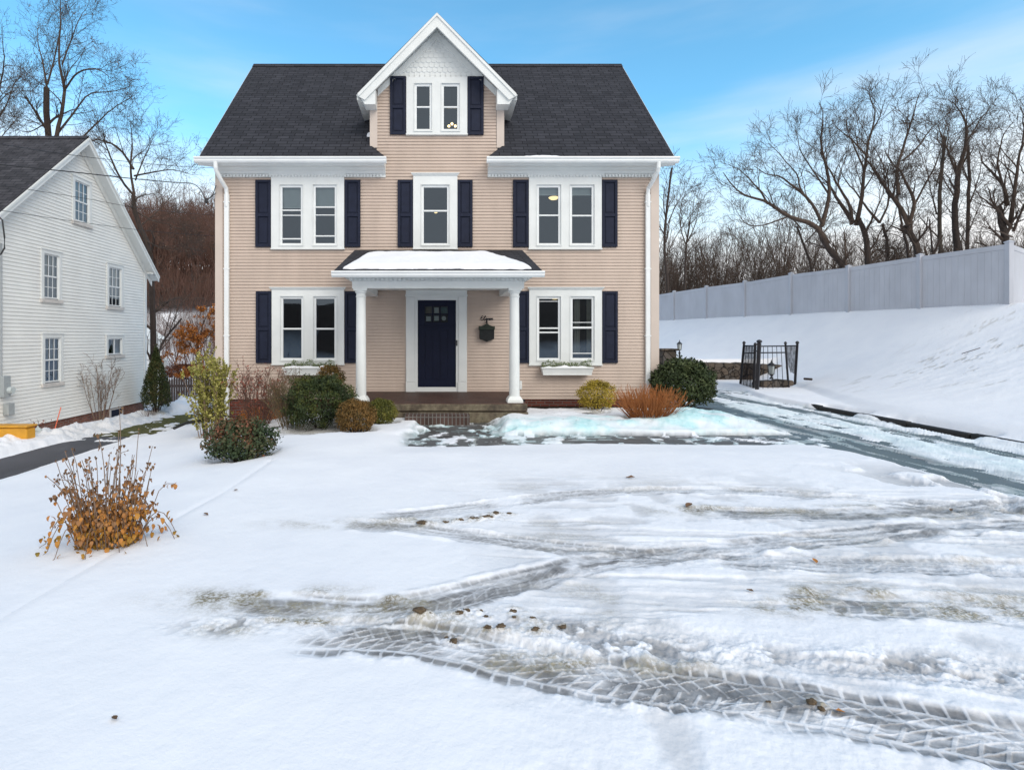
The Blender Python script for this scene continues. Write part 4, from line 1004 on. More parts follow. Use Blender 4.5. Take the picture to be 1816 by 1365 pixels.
adopt(siding('wall', mapn, -.67, zap - .12, .097, ext_n, nholes, .022, M['nsiding']), nh)
mb = MB()
mb.box(-22, NX - .01, 19.75, 19.93, -.67, 4.4); mb.box(-22, NX - .01, NE0 + .02, NE0 + .2, -.67, 4.4)
# gable wall backing with openings
def nback():
    ys_ = sorted({NE0, NE1, *[h[0] for h in nholes], *[h[1] for h in nholes]})
    for a, b in zip(ys_[:-1], ys_[1:]):
        hh = sorted([h for h in nholes if h[0] <= a + 1e-6 and h[1] >= b - 1e-6], key=lambda q: q[2])
        top = min(4.15 + 9, zap - nsl * max(abs(a - NA), abs(b - NA)) if True else 0)
        top = max(top, 4.1)
        zz_ = [-.67] + [v for h in hh for v in (h[2], h[3])] + [top]
        for i in range(0, len(zz_), 2):
            if zz_[i + 1] - zz_[i] > .01: mb.box(NX - .02, NX - .002, a, b, zz_[i], zz_[i + 1])
nback()
mb.box(-14, -13.9, NE0 + .2, 19.75, -.67, 6.6)
for z in (1.9 + .2, 4.2): mb.box(-13.9, NX - .021, NE0 + .2, 19.75, z, z + .12)
adopt(mb.build('room_wall', M['interior']), nh)
adopt(MB().box(-21, NX - .03, NE0 + .05, NE1 - .05, -2.2, -.672).build('foundation', M['brick2']), nh)
mb = MB()
mb.box(NX - .02, NX + .035, NE1 - .12, NE1 + .02, -.67, 4.1)
adopt(mb.build('corner_board', M['white']), nh)
XO = NX + .30
def nroof(y): return zap + .16 - nsl * abs(y - NA)
yl_, yr_ = NA - 4.05, NA + 4.05
rm = MB()
for s, y in ((-1, yl_), (1, yr_)):
    A = [(-23, NA, nroof(NA)), (XO, NA, nroof(NA)), (XO, y, nroof(y)), (-23, y, nroof(y))]
    if s < 0: A = A[::-1]
    rm.prism([(a, b, c - .07) for a, b, c in A][::-1], A[::-1])
nr = adopt(rm.build('roof', M['roof2']), nh)
sub(MB().prism([(-23, NA - .14, nroof(NA) - .10), (-23, NA + .14, nroof(NA) - .10), (-23, NA, nroof(NA) + .03)], [(XO, NA - .14, nroof(NA) - .10), (XO, NA + .14, nroof(NA) - .10), (XO, NA, nroof(NA) + .03)]).build('ridge_cap', M['roof2']), nr)
mb = MB()
for s, y in ((-1, yl_), (1, yr_)):
    z0, z1 = nroof(NA) - .03, nroof(y) - .03; t = .20
    for (xa, xb, t0, t1) in ((XO - .02, XO + .025, 0, t), (XO + .026, XO + .05, 0, .07), (NX + .026, NX + .05, .16, .36)):
        mb.prism([(xa, NA, z0 - t0), (xa, y, z1 - t0), (xa, y, z1 - t1), (xa, NA, z0 - t1)], [(xb, NA, z0 - t0), (xb, y, z1 - t0), (xb, y, z1 - t1), (xb, NA, z0 - t1)])
    mb.prism([(NX + .0, NA, z0 - .13), (NX, y, z1 - .13), (NX, y, z1 - .16), (NX, NA, z0 - .16)], [(XO - .02, NA, z0 - .13), (XO - .02, y, z1 - .13), (XO - .02, y, z1 - .16), (XO - .02, NA, z0 - .16)])
    # boxed eave return
    yi = NE1 - .0 if s > 0 else NE0
    mb.prism([(NX - .3, yi, nroof(yi) - .22), (NX - .3, y, nroof(y) - .12), (NX - .3, y, 4.02), (NX - .3, yi, 4.02)], [(XO - .021, yi, nroof(yi) - .22), (XO - .021, y, nroof(y) - .12), (XO - .021, y, 4.02), (XO - .021, yi, 4.02)])
adopt(mb.build('bargeboard', M['white']), nh)
for (a, b, c, d, kind) in NW:
    t = .10; mb = MB(); x0, x1 = NX + .0, NX + .045
    mb.box(x0, x1, a - t, a, c - .02, d + t); mb.box(x0, x1, b, b + t, c - .02, d + t); mb.box(x0, x1, a, b, d, d + t)
    mb.box(x0, x1 + .02, a - t - .02, b + t + .02, d + t + .001, d + t + .03)
    wo = adopt(mb.build('window', M['white']), nh)
    sub(MB().box(x0, x1 + .03, a - t - .02, b + t + .02, c - .12, c - .022).build('sill', M['sill']), wo)
    mb = MB(); q = .035; xs0, xs1 = NX - .03, NX + .008; mid = (c + d) / 2
    mb.box(xs0, xs1, a, a + q, c, d); mb.box(xs0, xs1, b - q, b, c, d); mb.box(xs0, xs1, a + q, b - q, d - q, d); mb.box(xs0, xs1, a + q, b - q, c, c + q)
    if kind == 2:
        mb.box(xs0, xs1 + .004, a + q, b - q, mid - .02, mid + .02)
        for lo, hi, xo in ((c + q, mid - .02, -.012), (mid + .02, d - q, -.001)):
            for i in (1, 2):
                yy_ = a + q + (b - a - 2 * q) * i / 3; mb.box(xs1 + xo - .012, xs1 + xo, yy_ - .008, yy_ + .008, lo, hi)
            zz_ = (lo + hi) / 2; mb.box(xs1 + xo - .013, xs1 + xo - .001, a + q, b - q, zz_ - .008, zz_ + .008)
    else: mb.box(xs0, xs1 + .004, (a + b) / 2 - .018, (a + b) / 2 + .018, c + q, d - q)
    sub(mb.build('sash', M['gutterw']), wo)
    sub(MB().poly([(NX - .012, a + q, c + q), (NX - .012, b - q, c + q), (NX - .012, b - q, d - q), (NX - .012, a + q, d - q)]).build('pane', M['glass']), wo)
    if kind == 2: sub(MB().box(NX - .10, NX - .095, a, b, mid + .02, d).build('blind', M['curtain']), wo)
    else: sub(MB().box(NX - .10, NX - .095, (a + b) / 2, b, c, d).build('blind', M['curtain']), wo)
a, b = ny_(195), ny_(218)
mb = MB().box(NX - .04, NX + .01, a, b, -1.02, -.70); bw_ = adopt(mb.build('basement_window', M['sill']), nh)
sub(MB().box(NX + .0101, NX + .014, a + .06, b - .06, -.98, -.74).build('pane', M['navy']), bw_)
# meters, conduits, things along the wall
em = empty('electric_meter', (NX, 13.5, .3), 'grey round electric meter on the white wall at the left edge', 'meter')
adopt(MB().box(NX + .02, NX + .14, 13.30, 13.52, .20, .72).build('box', M['grey'], bevel=.01), em)
adopt(MB().tube([(NX + .14, 13.47, .36), (NX + .24, 13.47, .36)], .085, 14).build('dial', M['paper']), em)
adopt(MB().tube([(NX + .06, 13.32, .7), (NX + .06, 13.32, 4.0)], .022, 8).build('conduit', M['grey']), em)
tag(MB().box(NX + .02, NX + .16, 13.42, 13.62, -.26, .03).build('junction_box', M['grey'], bevel=.012), 'small square grey utility box low on the white wall beneath the meter', 'utility box')
tag(MB().tube([px(0, 462, 13.6), px(8, 464, 13.62), px(10, 480, 13.64), px(12, 560, 13.66), px(11, 600, 13.66), px(14, 700, 13.7)], .010, 6).build('wall_cable', M['cable']), 'thin dark cable running down the white wall above the utility boxes', 'cable')
tag(MB().tube([px(-2, 385, 12.8), px(4, 390, 12.8), px(8, 420, 12.8), px(8, 440, 12.8), px(2, 450, 12.8), px(-3, 453, 12.8)], .018, 6).build('cable_loop', M['cable']), 'black drip loop of cable hanging at the upper left edge', 'cable')
# yellow plastic thing, pale garden lantern, marker rod
yz = g(-9.9, 12.9)
yb_ = empty('yellow_bin', (-10.1, 12.9, -.95), 'orange yellow moulded plastic bin lying in the snow by the brick foundation', 'bin')
x0, y0_, _ = px(50, 775, 13.0); zt, zb2 = nz_(758, 13), nz_(790, 13)
o_ = [(-10.9, zt - .02), (x0 - .05, zt), (x0, zt - .05), (x0, zb2 + .10), (x0 - .14, zb2 + .02), (x0 - .30, zb2 - .02), (x0 - .36, zb2 + .08), (x0 - .52, zb2 + .08), (x0 - .60, zb2 + .0), (-10.9, zb2)]
adopt(MB().prism([(x, 13.25, z) for x, z in o_][::-1], [(x, 12.95, z) for x, z in o_][::-1]).build('body', M['yellow'], bevel=.03), yb_)
adopt(MB().box(-10.9, x0 + .02, 12.92, 13.28, zt + .005, zt + .05).build('rim', M['yellow'], bevel=.012), yb_)
gl = empty('garden_lantern', px(67, 778, 13.9), 'small pale hexagonal garden lantern standing beside the yellow bin', 'lantern')
c = px(67, 779, 13.9)
adopt(MB().lathe(c, [(.07, 0), (.075, .03), (.09, .22), (.095, .24)], 6).build('body', M['paper']), gl)
adopt(MB().lathe(c, [(.11, .241), (.02, .32), (.01, .36)], 6).build('cap', M['paper']), gl)
tag(MB().tube([px(92, 780, 14.3), px(108, 722, 14.6)], .012, 6).build('marker_rod', M['red']), 'thin orange snow marker rod leaning by the neighbour foundation', 'marker')
# insulator and service wires
ins = px(366, 357, 12.9)
si = empty('service_insulator', ins, 'black wire insulator on bracket at the upper left house corner', 'insulator')
adopt(MB().tube([px(383, 329, 12.95), px(378, 345, 12.9), ins], .010, 6).tube([px(383, 342, 12.95), ins], .008, 6).build('bracket', M['cable']), si)
adopt(MB().lathe((ins[0], ins[1], ins[2] - .05), [(.02, 0), (.05, .03), (.03, .06), (.05, .09), (.02, .12)], 10).build('knob', M['cable'], smooth=True), si)
def wire(pts, r, label):
    tag(MB().tube([tuple(p) for p in spline(pts, 6)], r, 5).build('overhead_wire', M['cable']), label, 'wire', 'wires between the houses')
wire([px(-60, 285, 8.6), px(0, 292, 9), px(135, 306, 10), px(235, 317, 11.2), px(300, 323, 12.1), px(340, 326, 12.6), px(355, 336, 12.8), px(363, 352, 12.9)], .010, 'thickest black wire crossing the white gable to the insulator')
wire([px(-60, 248, 8.6), px(0, 256, 9), px(90, 270, 10.3), px(200, 284, 12), px(330, 296, 15), px(460, 300, 19)], .006, 'highest thin wire crossing the peak of the white gable')
wire([px(-60, 320, 8.6), px(42, 335, 9.4), px(150, 352, 11), px(240, 368, 12.6), px(330, 378, 15), px(460, 388, 19)], .005, 'thin wire crossing the white gable over its attic window')
wire([px(-60, 364, 8.6), px(0, 373, 9), px(120, 391, 10.6), px(248, 408, 12.6), px(340, 416, 15), px(460, 424, 19)], .005, 'lowest thin wire crossing the white gable below its attic window')
# ------------------------------------------------------------------ grey vinyl fence on the bank
U_ = np.array([-.2298, .9732]); A0 = np.array([15.81, 15.0])
posts = []
for i, (t, b) in enumerate(((428, 546), (451, 555), (471, 564), (484, 566), (498, 568), (507, 571), (516, 578))):
    s = (0, 2.26, 4.62, 7.03, 9.43, 11.86, 14.3)[i]; p = A0 + U_ * s; posts.append((p[0], p[1], nz_(b, p[1]), nz_(t, p[1])))
for k in (1, 2): p = A0 + U_ * (14.3 + 2.42 * k); posts.append((p[0], p[1], 2.25 - .1 * k, 4.14 - .03 * k))
p2 = A0 + np.array([.84, .54]) * 2.42; p3 = A0 + np.array([.84, .54]) * 4.84
extra = [(p2[0], p2[1], 2.50, 4.33), (p3[0], p3[1], 2.50, 4.33)]
vf = empty('vinyl_fence', (15.81, 15.0, 2.4), 'grey vinyl privacy fence along the top of the snowy bank', 'fence')
def vpost(p):
    x, y, b, t = p; mb = MB().box(x - .066, x + .066, y - .066, y + .066, b - .25, t - .03)
    mb.box(x - .082, x + .082, y - .082, y + .082, t - .03, t - .005)
    mb.prism([(x - .075, y - .075, t - .005), (x + .075, y - .075, t - .005), (x + .075, y + .075, t - .005), (x - .075, y + .075, t - .005)], [(x - .01, y - .01, t + .03), (x + .01, y - .01, t + .03), (x + .01, y + .01, t + .03), (x - .01, y + .01, t + .03)])
    adopt(mb.build('post', M['vinyl'], bevel=.006), vf)
def vpanel(p, q):
    a = np.array(p[:2]); b = np.array(q[:2]); d = (b - a); L = np.hypot(*d); d /= L; n = np.array([d[1], -d[0]])
    def bar(s0, s1, z00, z01, z10, z11, w_):
        A = [(a + d * s0 + n * w_), (a + d * s1 + n * w_), (a + d * s1 - n * w_), (a + d * s0 - n * w_)]
        return [(A[0][0], A[0][1], z00), (A[1][0], A[1][1], z10), (A[2][0], A[2][1], z10), (A[3][0], A[3][1], z00)], [(A[0][0], A[0][1], z01), (A[1][0], A[1][1], z11), (A[2][0], A[2][1], z11), (A[3][0], A[3][1], z01)]
    tp, tq = p[3] - .07, q[3] - .07; bp, bq = p[2] + .02, q[2] + .02; w0 = .067; w1 = L - .067
    adopt(MB().prism(*bar(w0, w1, tp - .14, tp, tq - .14, tq, .026)).build('rail', M['vinyl'], bevel=.004), vf); adopt(MB().prism(*bar(w0, w1, bp, bp + .15, bq, bq + .15, .026)).build('rail', M['vinyl'], bevel=.004), vf)
    mb = MB(); k = 13; s = w0 + .002
    for i in range(k):
        s0 = w0 + (w1 - w0) * i / k + .004; s1 = w0 + (w1 - w0) * (i + 1) / k - .004
        f = lambda a_, b_, s_: a_ + (b_ - a_) * (s_ / L)
        mb.prism(*bar(s0, s1, f(bp, bq, s0) + .151, f(tp, tq, s0) - .141, f(bp, bq, s1) + .151, f(tp, tq, s1) - .141, .012))
    mb.prism(*bar(w0, w1, bp + .152, tp - .142, bq + .152, tq - .142, .008))
    adopt(mb.build('fence_panel', M['vinyl']), vf)
for p in posts + extra: vpost(p)
for p, q in zip(posts[:-1], posts[1:]): vpanel(p, q)
vpanel(posts[0], extra[0]); vpanel(extra[0], extra[1])
# ------------------------------------------------------------------ stone walls, lanterns, iron gate
def stonewall(pts, thick, label, seed):
    r_ = np.random.RandomState(seed); V = []; F = []
    root = None; mb = MB()
    for (xa, ya, za, ta), (xb, yb2, zb2, tb) in zip(pts[:-1], pts[1:]):
        L = math.hypot(xb - xa, yb2 - ya); d = ((xb - xa) / L, (yb2 - ya) / L); n = (d[1], -d[0])
        s = 0
        rows = max(2, int(round((ta - za) / .2)))
        for rr in range(rows):
            s = 0
            while s < L:
                w_ = .22 + .26 * r_.rand(); t = min(1, (s + w_ / 2) / L); z0 = za + (zb2 - za) * t; z1 = ta + (tb - ta) * t; hh = (z1 - z0) / rows
                c = np.array([xa + d[0] * (s + w_ / 2), ya + d[1] * (s + w_ / 2), z0 + hh * (rr + .5)]); e = min(w_, L - s + .1)
                P8 = []
                nseg = 8
                top = []; bot = []
                for i in range(nseg):
                    an = 2 * math.pi * i / nseg; ss = .53 * e * (abs(math.cos(an)) ** .55) * (1 if math.cos(an) > 0 else -1) * (.9 + .16 * r_.rand()); hz = .54 * hh * (abs(math.sin(an)) ** .55) * (1 if math.sin(an) > 0 else -1) * (.88 + .22 * r_.rand())
                    bu = .03 * r_.rand()
                    top.append((c[0] + d[0] * ss + n[0] * (thick / 2), c[1] + d[1] * ss + n[1] * (thick / 2), c[2] + hz)); bot.append((c[0] + d[0] * ss - n[0] * thick / 2, c[1] + d[1] * ss - n[1] * thick / 2, c[2] + hz))
                mb.prism(bot, top); s += w_
        mb.prism([(xa - n[0] * .3 * thick, ya - n[1] * .3 * thick, za), (xb - n[0] * .3 * thick, yb2 - n[1] * .3 * thick, zb2), (xb + n[0] * .42 * thick, yb2 + n[1] * .42 * thick, zb2), (xa + n[0] * .42 * thick, ya + n[1] * .42 * thick, za)],
                 [(xa - n[0] * .3 * thick, ya - n[1] * .3 * thick, ta - .05), (xb - n[0] * .3 * thick, yb2 - n[1] * .3 * thick, tb - .05), (xb + n[0] * .42 * thick, yb2 + n[1] * .42 * thick, tb - .05), (xa + n[0] * .42 * thick, ya + n[1] * .42 * thick, ta - .05)])
    return tag(mb.build('stone_wall', M['stone'], bevel=.03), label, 'wall')
stonewall([(6.0, 19.9, -.1, .80), (9.5, 19.95, 0, .76), (11.2, 19.9, .05, .74), (13.2, 19.6, .25, .62)], .45, 'brown fieldstone retaining wall behind the round dark bush and gate', 5)
stonewall([(9.95, 16.95, -.1, .30), (10.95, 17.15, -.05, .34)], .5, 'low fieldstone wall seen through the bars of the iron gate', 9)
pc = px(1183, 618, 19.2)
sp = empty('stone_pillar', (pc[0], 19.2, 0), 'square dark stone pillar with flat cap beside the house corner', 'pillar')
adopt(MB().box(pc[0] - .24, pc[0] + .24, 18.96, 19.44, -.1, pc[2] - .07).build('shaft', M['stone'], bevel=.03), sp)
adopt(MB().box(pc[0] - .30, pc[0] + .30, 18.9, 19.5, pc[2] - .07, pc[2]).build('cap', M['stone'], bevel=.02), sp)
def lantern(c, h, label, lowpost):
    root = empty('post_lantern', c, label, 'lantern', 'black carriage lanterns by the stone walls')
    s = h / .5
    mb = MB().lathe(c, [(.05 * s, 0), (.05 * s, .02 * s), (.02 * s, .05 * s), (.02 * s, .09 * s), (.07 * s, .13 * s)], 12)
    if lowpost: mb.lathe((c[0], c[1], c[2] - lowpost), [(.045, 0), (.03, .08), (.03, lowpost)], 10)
    adopt(mb.build('stem', M['iron'], smooth=True), root)
    mb = MB().lathe(c, [(.11 * s, .36 * s), (.07 * s, .41 * s), (.02 * s, .45 * s), (.015 * s, .48 * s), (.003, .53 * s)], 12)
    adopt(mb.build('cap', M['iron']), root)
    mb = MB()
    for i in range(6):
        a = i * math.pi / 3; mb.tube([(c[0] + .068 * s * math.cos(a), c[1] + .068 * s * math.sin(a), c[2] + .13 * s), (c[0] + .092 * s * math.cos(a), c[1] + .092 * s * math.sin(a), c[2] + .36 * s)], .007 * s, 5)
    adopt(mb.build('cage', M['iron']), root)
    adopt(MB().lathe(c, [(.060 * s, .135 * s), (.085 * s, .355 * s)], 6).build('lantern_glass', M['paper']), root)
lantern(px(1205, 626, 19.3), .45, 'black lantern standing alone above the round dark bush', .9)
lantern(px(1368, 672, 16.9), .58, 'black lantern seen through the bars of the iron gate', 0)
gt = empty('iron_gate', (9.5, 16.2, 0), 'black iron gate leaves standing open in the snow with torn netting', 'gate')
def P3(x, y, Y): return np.array(px(x, y, Y))
def bar3(a, b, r, name, n=6, m='iron', sq=True):
    mb = MB().tube([tuple(a), tuple(b)], r, 4 if sq else n); return adopt(mb.build(name, M[m]), gt)
def gpost(x, yt, xb, yb_, Y, r, cap=True):
    a = P3(xb, yb_ + 4, Y); b = P3(x, yt + 2, Y); mb = MB().tube([tuple(a), tuple(b)], r, 4)
    mb.lathe(tuple(b), [(r * .5, 0), (r * 1.1, .02), (r * 1.2, .05), (r * .8, .085), (.004, .10)], 10)
    adopt(mb.build('post', M['iron']), gt)
gpost(1319.5, 608, 1312, 688, 18.0, .042); gpost(1339.5, 611, 1336, 696, 16.5, .040); gpost(1346.5, 606, 1342, 698, 16.15, .065); gpost(1393, 609, 1399, 692, 16.9, .035); gpost(1414, 608, 1409, 691, 17.3, .045)
for (x0, y0, Y0, x1, y1, Y1) in ((1346, 614, 16.15, 1393, 613.5, 16.9), (1346, 625.5, 16.15, 1393, 625, 16.9), (1344, 694, 16.15, 1397, 689, 16.9), (1319, 613, 18.0, 1339, 613, 16.5), (1318, 626, 18, 1339, 626, 16.5), (1312, 685, 18, 1336, 693, 16.5), (1393, 613.5, 16.9, 1414, 613, 17.3), (1339, 622, 16.5, 1346, 623, 16.15)):
    bar3(P3(x0, y0, Y0), P3(x1, y1, Y1), .020, 'rail')
for i in range(1, 6):
    t = i / 6; bar3(P3(1346 + 47 * t, 614, 16.15 + .75 * t), P3(1344 + 54 * t, 694 - 5 * t, 16.15 + .75 * t), .0095, 'bar')
bar3(P3(1394, 650, 16.9), P3(1399, 690, 16.92), .010, 'bar')
for i in range(1, 4):
    t = i / 4; bar3(P3(1319 + 20 * t, 613, 18 - 1.5 * t), P3(1312 + 24 * t, 685 + 8 * t, 18 - 1.5 * t), .009, 'bar')
a_ = [P3(1319, 612, 18.0), P3(1339, 613, 16.5), P3(1336, 692, 16.5), P3(1313, 684, 18)]; adopt(MB().poly([tuple(p + np.array([-.03, -.03, 0])) for p in a_]).build('netting', M['netting']), gt)
a_ = [P3(1393, 612, 16.9), P3(1414, 613, 17.3), P3(1411, 665, 17.3), P3(1403, 660, 17.1), P3(1401, 661, 17.08), P3(1396, 645, 16.95)]; adopt(MB().poly([tuple(p + np.array([0, -.03, 0])) for p in a_]).build('netting', M['netting']), gt)
# picket fence behind, shed roof, small bits on the bank
pk = empty('picket_fence', (-11, 23.6, -1.4), 'dark weathered wooden picket fence behind the cone shaped evergreen', 'fence')
x = -12.3; mb = MB(); r_ = random.Random(4)
while x < -8.9:
    h = .13 + r_.uniform(-.05, .05); w_ = .085
    mb.prism([(x, 23.6, -1.75), (x + w_, 23.6, -1.75), (x + w_, 23.6, h - .32), (x + w_ / 2, 23.6, h - .18), (x, 23.6, h - .32)][::-1], [(x, 23.575, -1.75), (x + w_, 23.575, -1.75), (x + w_, 23.575, h - .32), (x + w_ / 2, 23.575, h - .18), (x, 23.575, h - .32)][::-1])
    x += .105
adopt(mb.build('pickets', M['wood']), pk)
for z_ in (-.5, -1.25): adopt(MB().box(-12.3, -8.9, 23.61, 23.68, z_, z_ + .1).build('rail', M['wood']), pk)
sh = empty('white_shed', (-19.6, 36, 0), 'white shed with snowy roof showing behind the neighbour corner', 'shed')
X_, _, Z_ = px(263, 598, 36)
adopt(MB().box(X_ - 2.2, X_ - .15, 36, 38, -2.2, Z_ - .15).build('wall', M['nsiding']), sh)
adopt(MB().prism([(X_ - 2.5, 35.7, Z_ - .12), (X_ + .15, 35.7, Z_ - .12), (X_ - 1.17, 35.7, Z_ + .75)], [(X_ - 2.5, 38.3, Z_ - .12), (X_ + .15, 38.3, Z_ - .12), (X_ - 1.17, 38.3, Z_ + .75)]).build('roof', M['nsiding']), sh)
a_ = px(294, 640, 27); b2 = px(294, 685, 27)
tag(MB().box(a_[0] - .06, a_[0] + .06, 26.94, 27.06, -1.9, a_[2]).box(a_[0] - .9, a_[0] + .1, 26.9, 27.1, a_[2] + .001, a_[2] + .10).build('garden_arch', M['white']), 'white garden post and lintel standing in snow behind the picket fence', 'arch')
tag(MB().tube([px(309, 759, 10.4), px(330, 750, 10.9), px(352, 746, 11.2), px(380, 741, 11.5), px(402, 736, 11.9)], .03, 8).build('garden_edging', M['edge']), 'black landscape edging poking out of the snow left of the house', 'edging')
tag(MB().tube([px(1426, 671.5, 16.6), px(1440, 672.5, 16.4)], .035, 8).build('log', M['bark']), 'short dark log lying on the snow right of the iron gate', 'log')
tag(MB().tube([px(1706, 627, 11.4), px(1722, 622, 11.6), px(1738, 617, 11.8)], .008, 6).build('twig', M['bark']), 'thin fallen twig on the snowy bank below the fence', 'twig')
M['crownbrown'] = barkmat('warm_brown_twigs', (.055, .036, .026), (.085, .060, .045))
M['barkbrown'] = barkmat('thicket_brown', (.050, .033, .024), (.085, .058, .043))
M['oliveb'] = barkmat('olive_twig', (.10, .075, .04), (.15, .11, .06))
M['spireaw'] = barkmat('orange_twig', (.30, .10, .028), (.42, .16, .045))
M['mud'] = plain('mud', (.12, .085, .052), .95, .5, 30, .6)
M['dryleaf'] = leafmat('dry_leaf_scraps', [(0, (.10, .06, .04)), (1, (.22, .15, .11))])
M['varieg'] = leafmat('variegated_leaf', [(0, (.13, .14, .025)), (.5, (.32, .30, .06)), (1, (.52, .47, .18))])
M['redleaf'] = leafmat('dull_red_leaf', [(0, (.16, .03, .02)), (1, (.32, .09, .05))])
M['orangeleaf'] = leafmat('orange_dead_leaf', [(0, (.28, .085, .018)), (1, (.60, .24, .055))])
M['rustred'] = leafmat('rust_red_leaf', [(0, (.12, .04, .02)), (1, (.28, .10, .04))])
M['olivemix'] = leafmat('olive_brown_leaf', [(0, (.05, .05, .02)), (.6, (.12, .09, .03)), (1, (.22, .12, .05))])
M['darkgreen'] = leafmat('yew_green', [(0, (.012, .022, .008)), (.6, (.034, .052, .014)), (1, (.11, .12, .025))])
M['rust'] = leafmat('winter_rust_foliage', [(0, (.045, .045, .012)), (.5, (.13, .075, .020)), (1, (.25, .13, .035))])
M['olivegreen'] = leafmat('olive_green_foliage', [(0, (.045, .055, .010)), (.6, (.13, .13, .022)), (1, (.22, .18, .035))])
M['holly'] = leafmat('holly_leaf', [(0, (.022, .040, .018)), (.5, (.050, .072, .030)), (.72, (.085, .075, .035)), (.88, (.16, .065, .035)), (1, (.20, .08, .045))])
M['golden'] = leafmat('golden_foliage', [(0, (.16, .12, .015)), (.5, (.36, .27, .03)), (1, (.50, .36, .05))])
M['rhodo'] = leafmat('rhododendron_leaf', [(0, (.018, .028, .010)), (.6, (.045, .065, .022)), (1, (.11, .13, .050))])
M['conegreen'] = leafmat('cone_evergreen_foliage', [(0, (.018, .030, .008)), (.6, (.05, .065, .018)), (1, (.11, .09, .03))])
M['hydra'] = leafmat('dried_hydrangea_leaf', [(0, (.17, .16, .03)), (.25, (.36, .19, .03)), (.5, (.46, .19, .04)), (.75, (.28, .14, .06)), (1, (.13, .075, .04))])
# ------------------------------------------------------------------ trees and shrubs
def unit(v): return v / np.maximum(np.linalg.norm(v, axis=-1, keepdims=True), 1e-9)
def spawn(P, Rr, n_per, r_, L, K, ang, up, wob, tmin=.15, lenfall=.5, rfac=.5):
    """child branches for every polyline in P (N,K0,3)"""
    Nn, K0, _ = P.shape; cnt = max(1, int(round(Nn * n_per))); idx = r_.randint(0, Nn, cnt) if n_per < 1 or n_per % 1 else np.repeat(np.arange(Nn), int(n_per)); cnt = len(idx)
    t = tmin + (1 - tmin) * r_.rand(cnt) ** .85; f = t * (K0 - 1); i = np.minimum(f.astype(int), K0 - 2); w_ = (f - i)[:, None]
    p = P[idx, i] * (1 - w_) + P[idx, i + 1] * w_; T = unit(P[idx, i + 1] - P[idx, i]); r0 = Rr[idx, i] * (1 - w_[:, 0]) + Rr[idx, i + 1] * w_[:, 0]
    rv = r_.randn(cnt, 3); rv = unit(rv - T * (rv * T).sum(1, keepdims=True))
    a = np.radians(ang[0] + (ang[1] - ang[0]) * r_.rand(cnt))[:, None]
    d = unit(T * np.cos(a) + rv * np.sin(a) + np.array([0, 0, up]))
    LL = (L * (.55 + .9 * r_.rand(cnt)) * (1 - lenfall * t))[:, None]
    Q = np.empty((cnt, K, 3)); Q[:, 0] = p; s = LL / (K - 1)
    for k in range(1, K):
        d = unit(d + r_.randn(cnt, 3) * wob + np.array([0, 0, up * .25])); Q[:, k] = Q[:, k - 1] + d * s
    rr = np.minimum(r0 * rfac * (.7 + .5 * r_.rand(cnt)), r0 * .9)
    return Q, rr[:, None] * np.linspace(1, .30, K)[None]
def resample(pts, K):
    p = spline(pts, 6); s = np.concatenate([[0], np.cumsum(np.linalg.norm(np.diff(p, axis=0), axis=1))]); t = np.linspace(0, s[-1], K)
    return np.stack([np.interp(t, s, p[:, j]) for j in range(3)], 1)
def join(lst):
    V = []; F = []; o = 0
    for v, f in lst: V.append(v); F.append(f + o); o += len(v)
    return np.concatenate(V), np.concatenate(F)
def tree(name, limbs, base, label, seed, lv, group=None, mat='bark', cat='tree', rmin=.0042, leaves=None, rr_=None):
    """limbs: list of (points, r0, r1); the first is the trunk"""
    r_ = np.random.RandomState(seed); root = empty(name, base, label, cat, group)
    K = 14; P = np.array([resample(p, K) for p, a, b in limbs]); Rr = np.array([np.linspace(a, b, K) for p, a, b in limbs]) * .78
    P += np.cumsum(r_.randn(*P.shape) * .012 * np.sqrt(np.linalg.norm(P[:, -1:] - P[:, :1], axis=2, keepdims=True)), axis=1) * np.linspace(0, 1, K)[None, :, None]
    m = M[mat]
    v, f = tubes(P[:1], Rr[:1], 9); adopt(npmesh('trunk', v, f, m, smooth=True), root)
    parts_ = []; 
    if len(P) > 1: parts_.append(tubes(P[1:], Rr[1:], 6))
    cur, cr = P, Rr; tips = None
    for (n, L, K2, ang, up, wob, tmin, rf) in lv:
        cur, cr = spawn(cur, cr, n, r_, L, K2, ang, up, wob, tmin, rfac=rf); cr = np.maximum(cr, rmin)
        parts_.append(tubes(cur, cr, 3 if len(cur) > 60 else 5))
    v, f = join(parts_); adopt(npmesh('crown', v, f, M['crownbrown'] if mat == 'bark' else m), root)
    if leaves:
        n, size, mt = leaves; i = r_.randint(0, len(cur), n); cen = cur[i, r_.randint(1, cur.shape[1], n)] + r_.randn(n, 3) * .04
        v, f, va = leafcards(cen, r_, size, .55); adopt(npmesh('leaves', v, f, M[mt], var=va), root)
    return root
def L3(pts, Y0, r_, dy=1.0):
    out = []; y = Y0 + 0.0; d = r_.uniform(-dy, dy)
    for i, (a, b) in enumerate(pts): out.append(px(a, b, Y0 + d * (i / max(1, len(pts) - 1)) * 1.5))
    return out
LV = [(8, 1.55, 7, (20, 50), .16, .17, .18, .5), (5, .85, 5, (22, 55), .14, .20, .15, .5), (6, .48, 4, (22, 60), .10, .22, .15, .50)]
rr = random.Random(5)
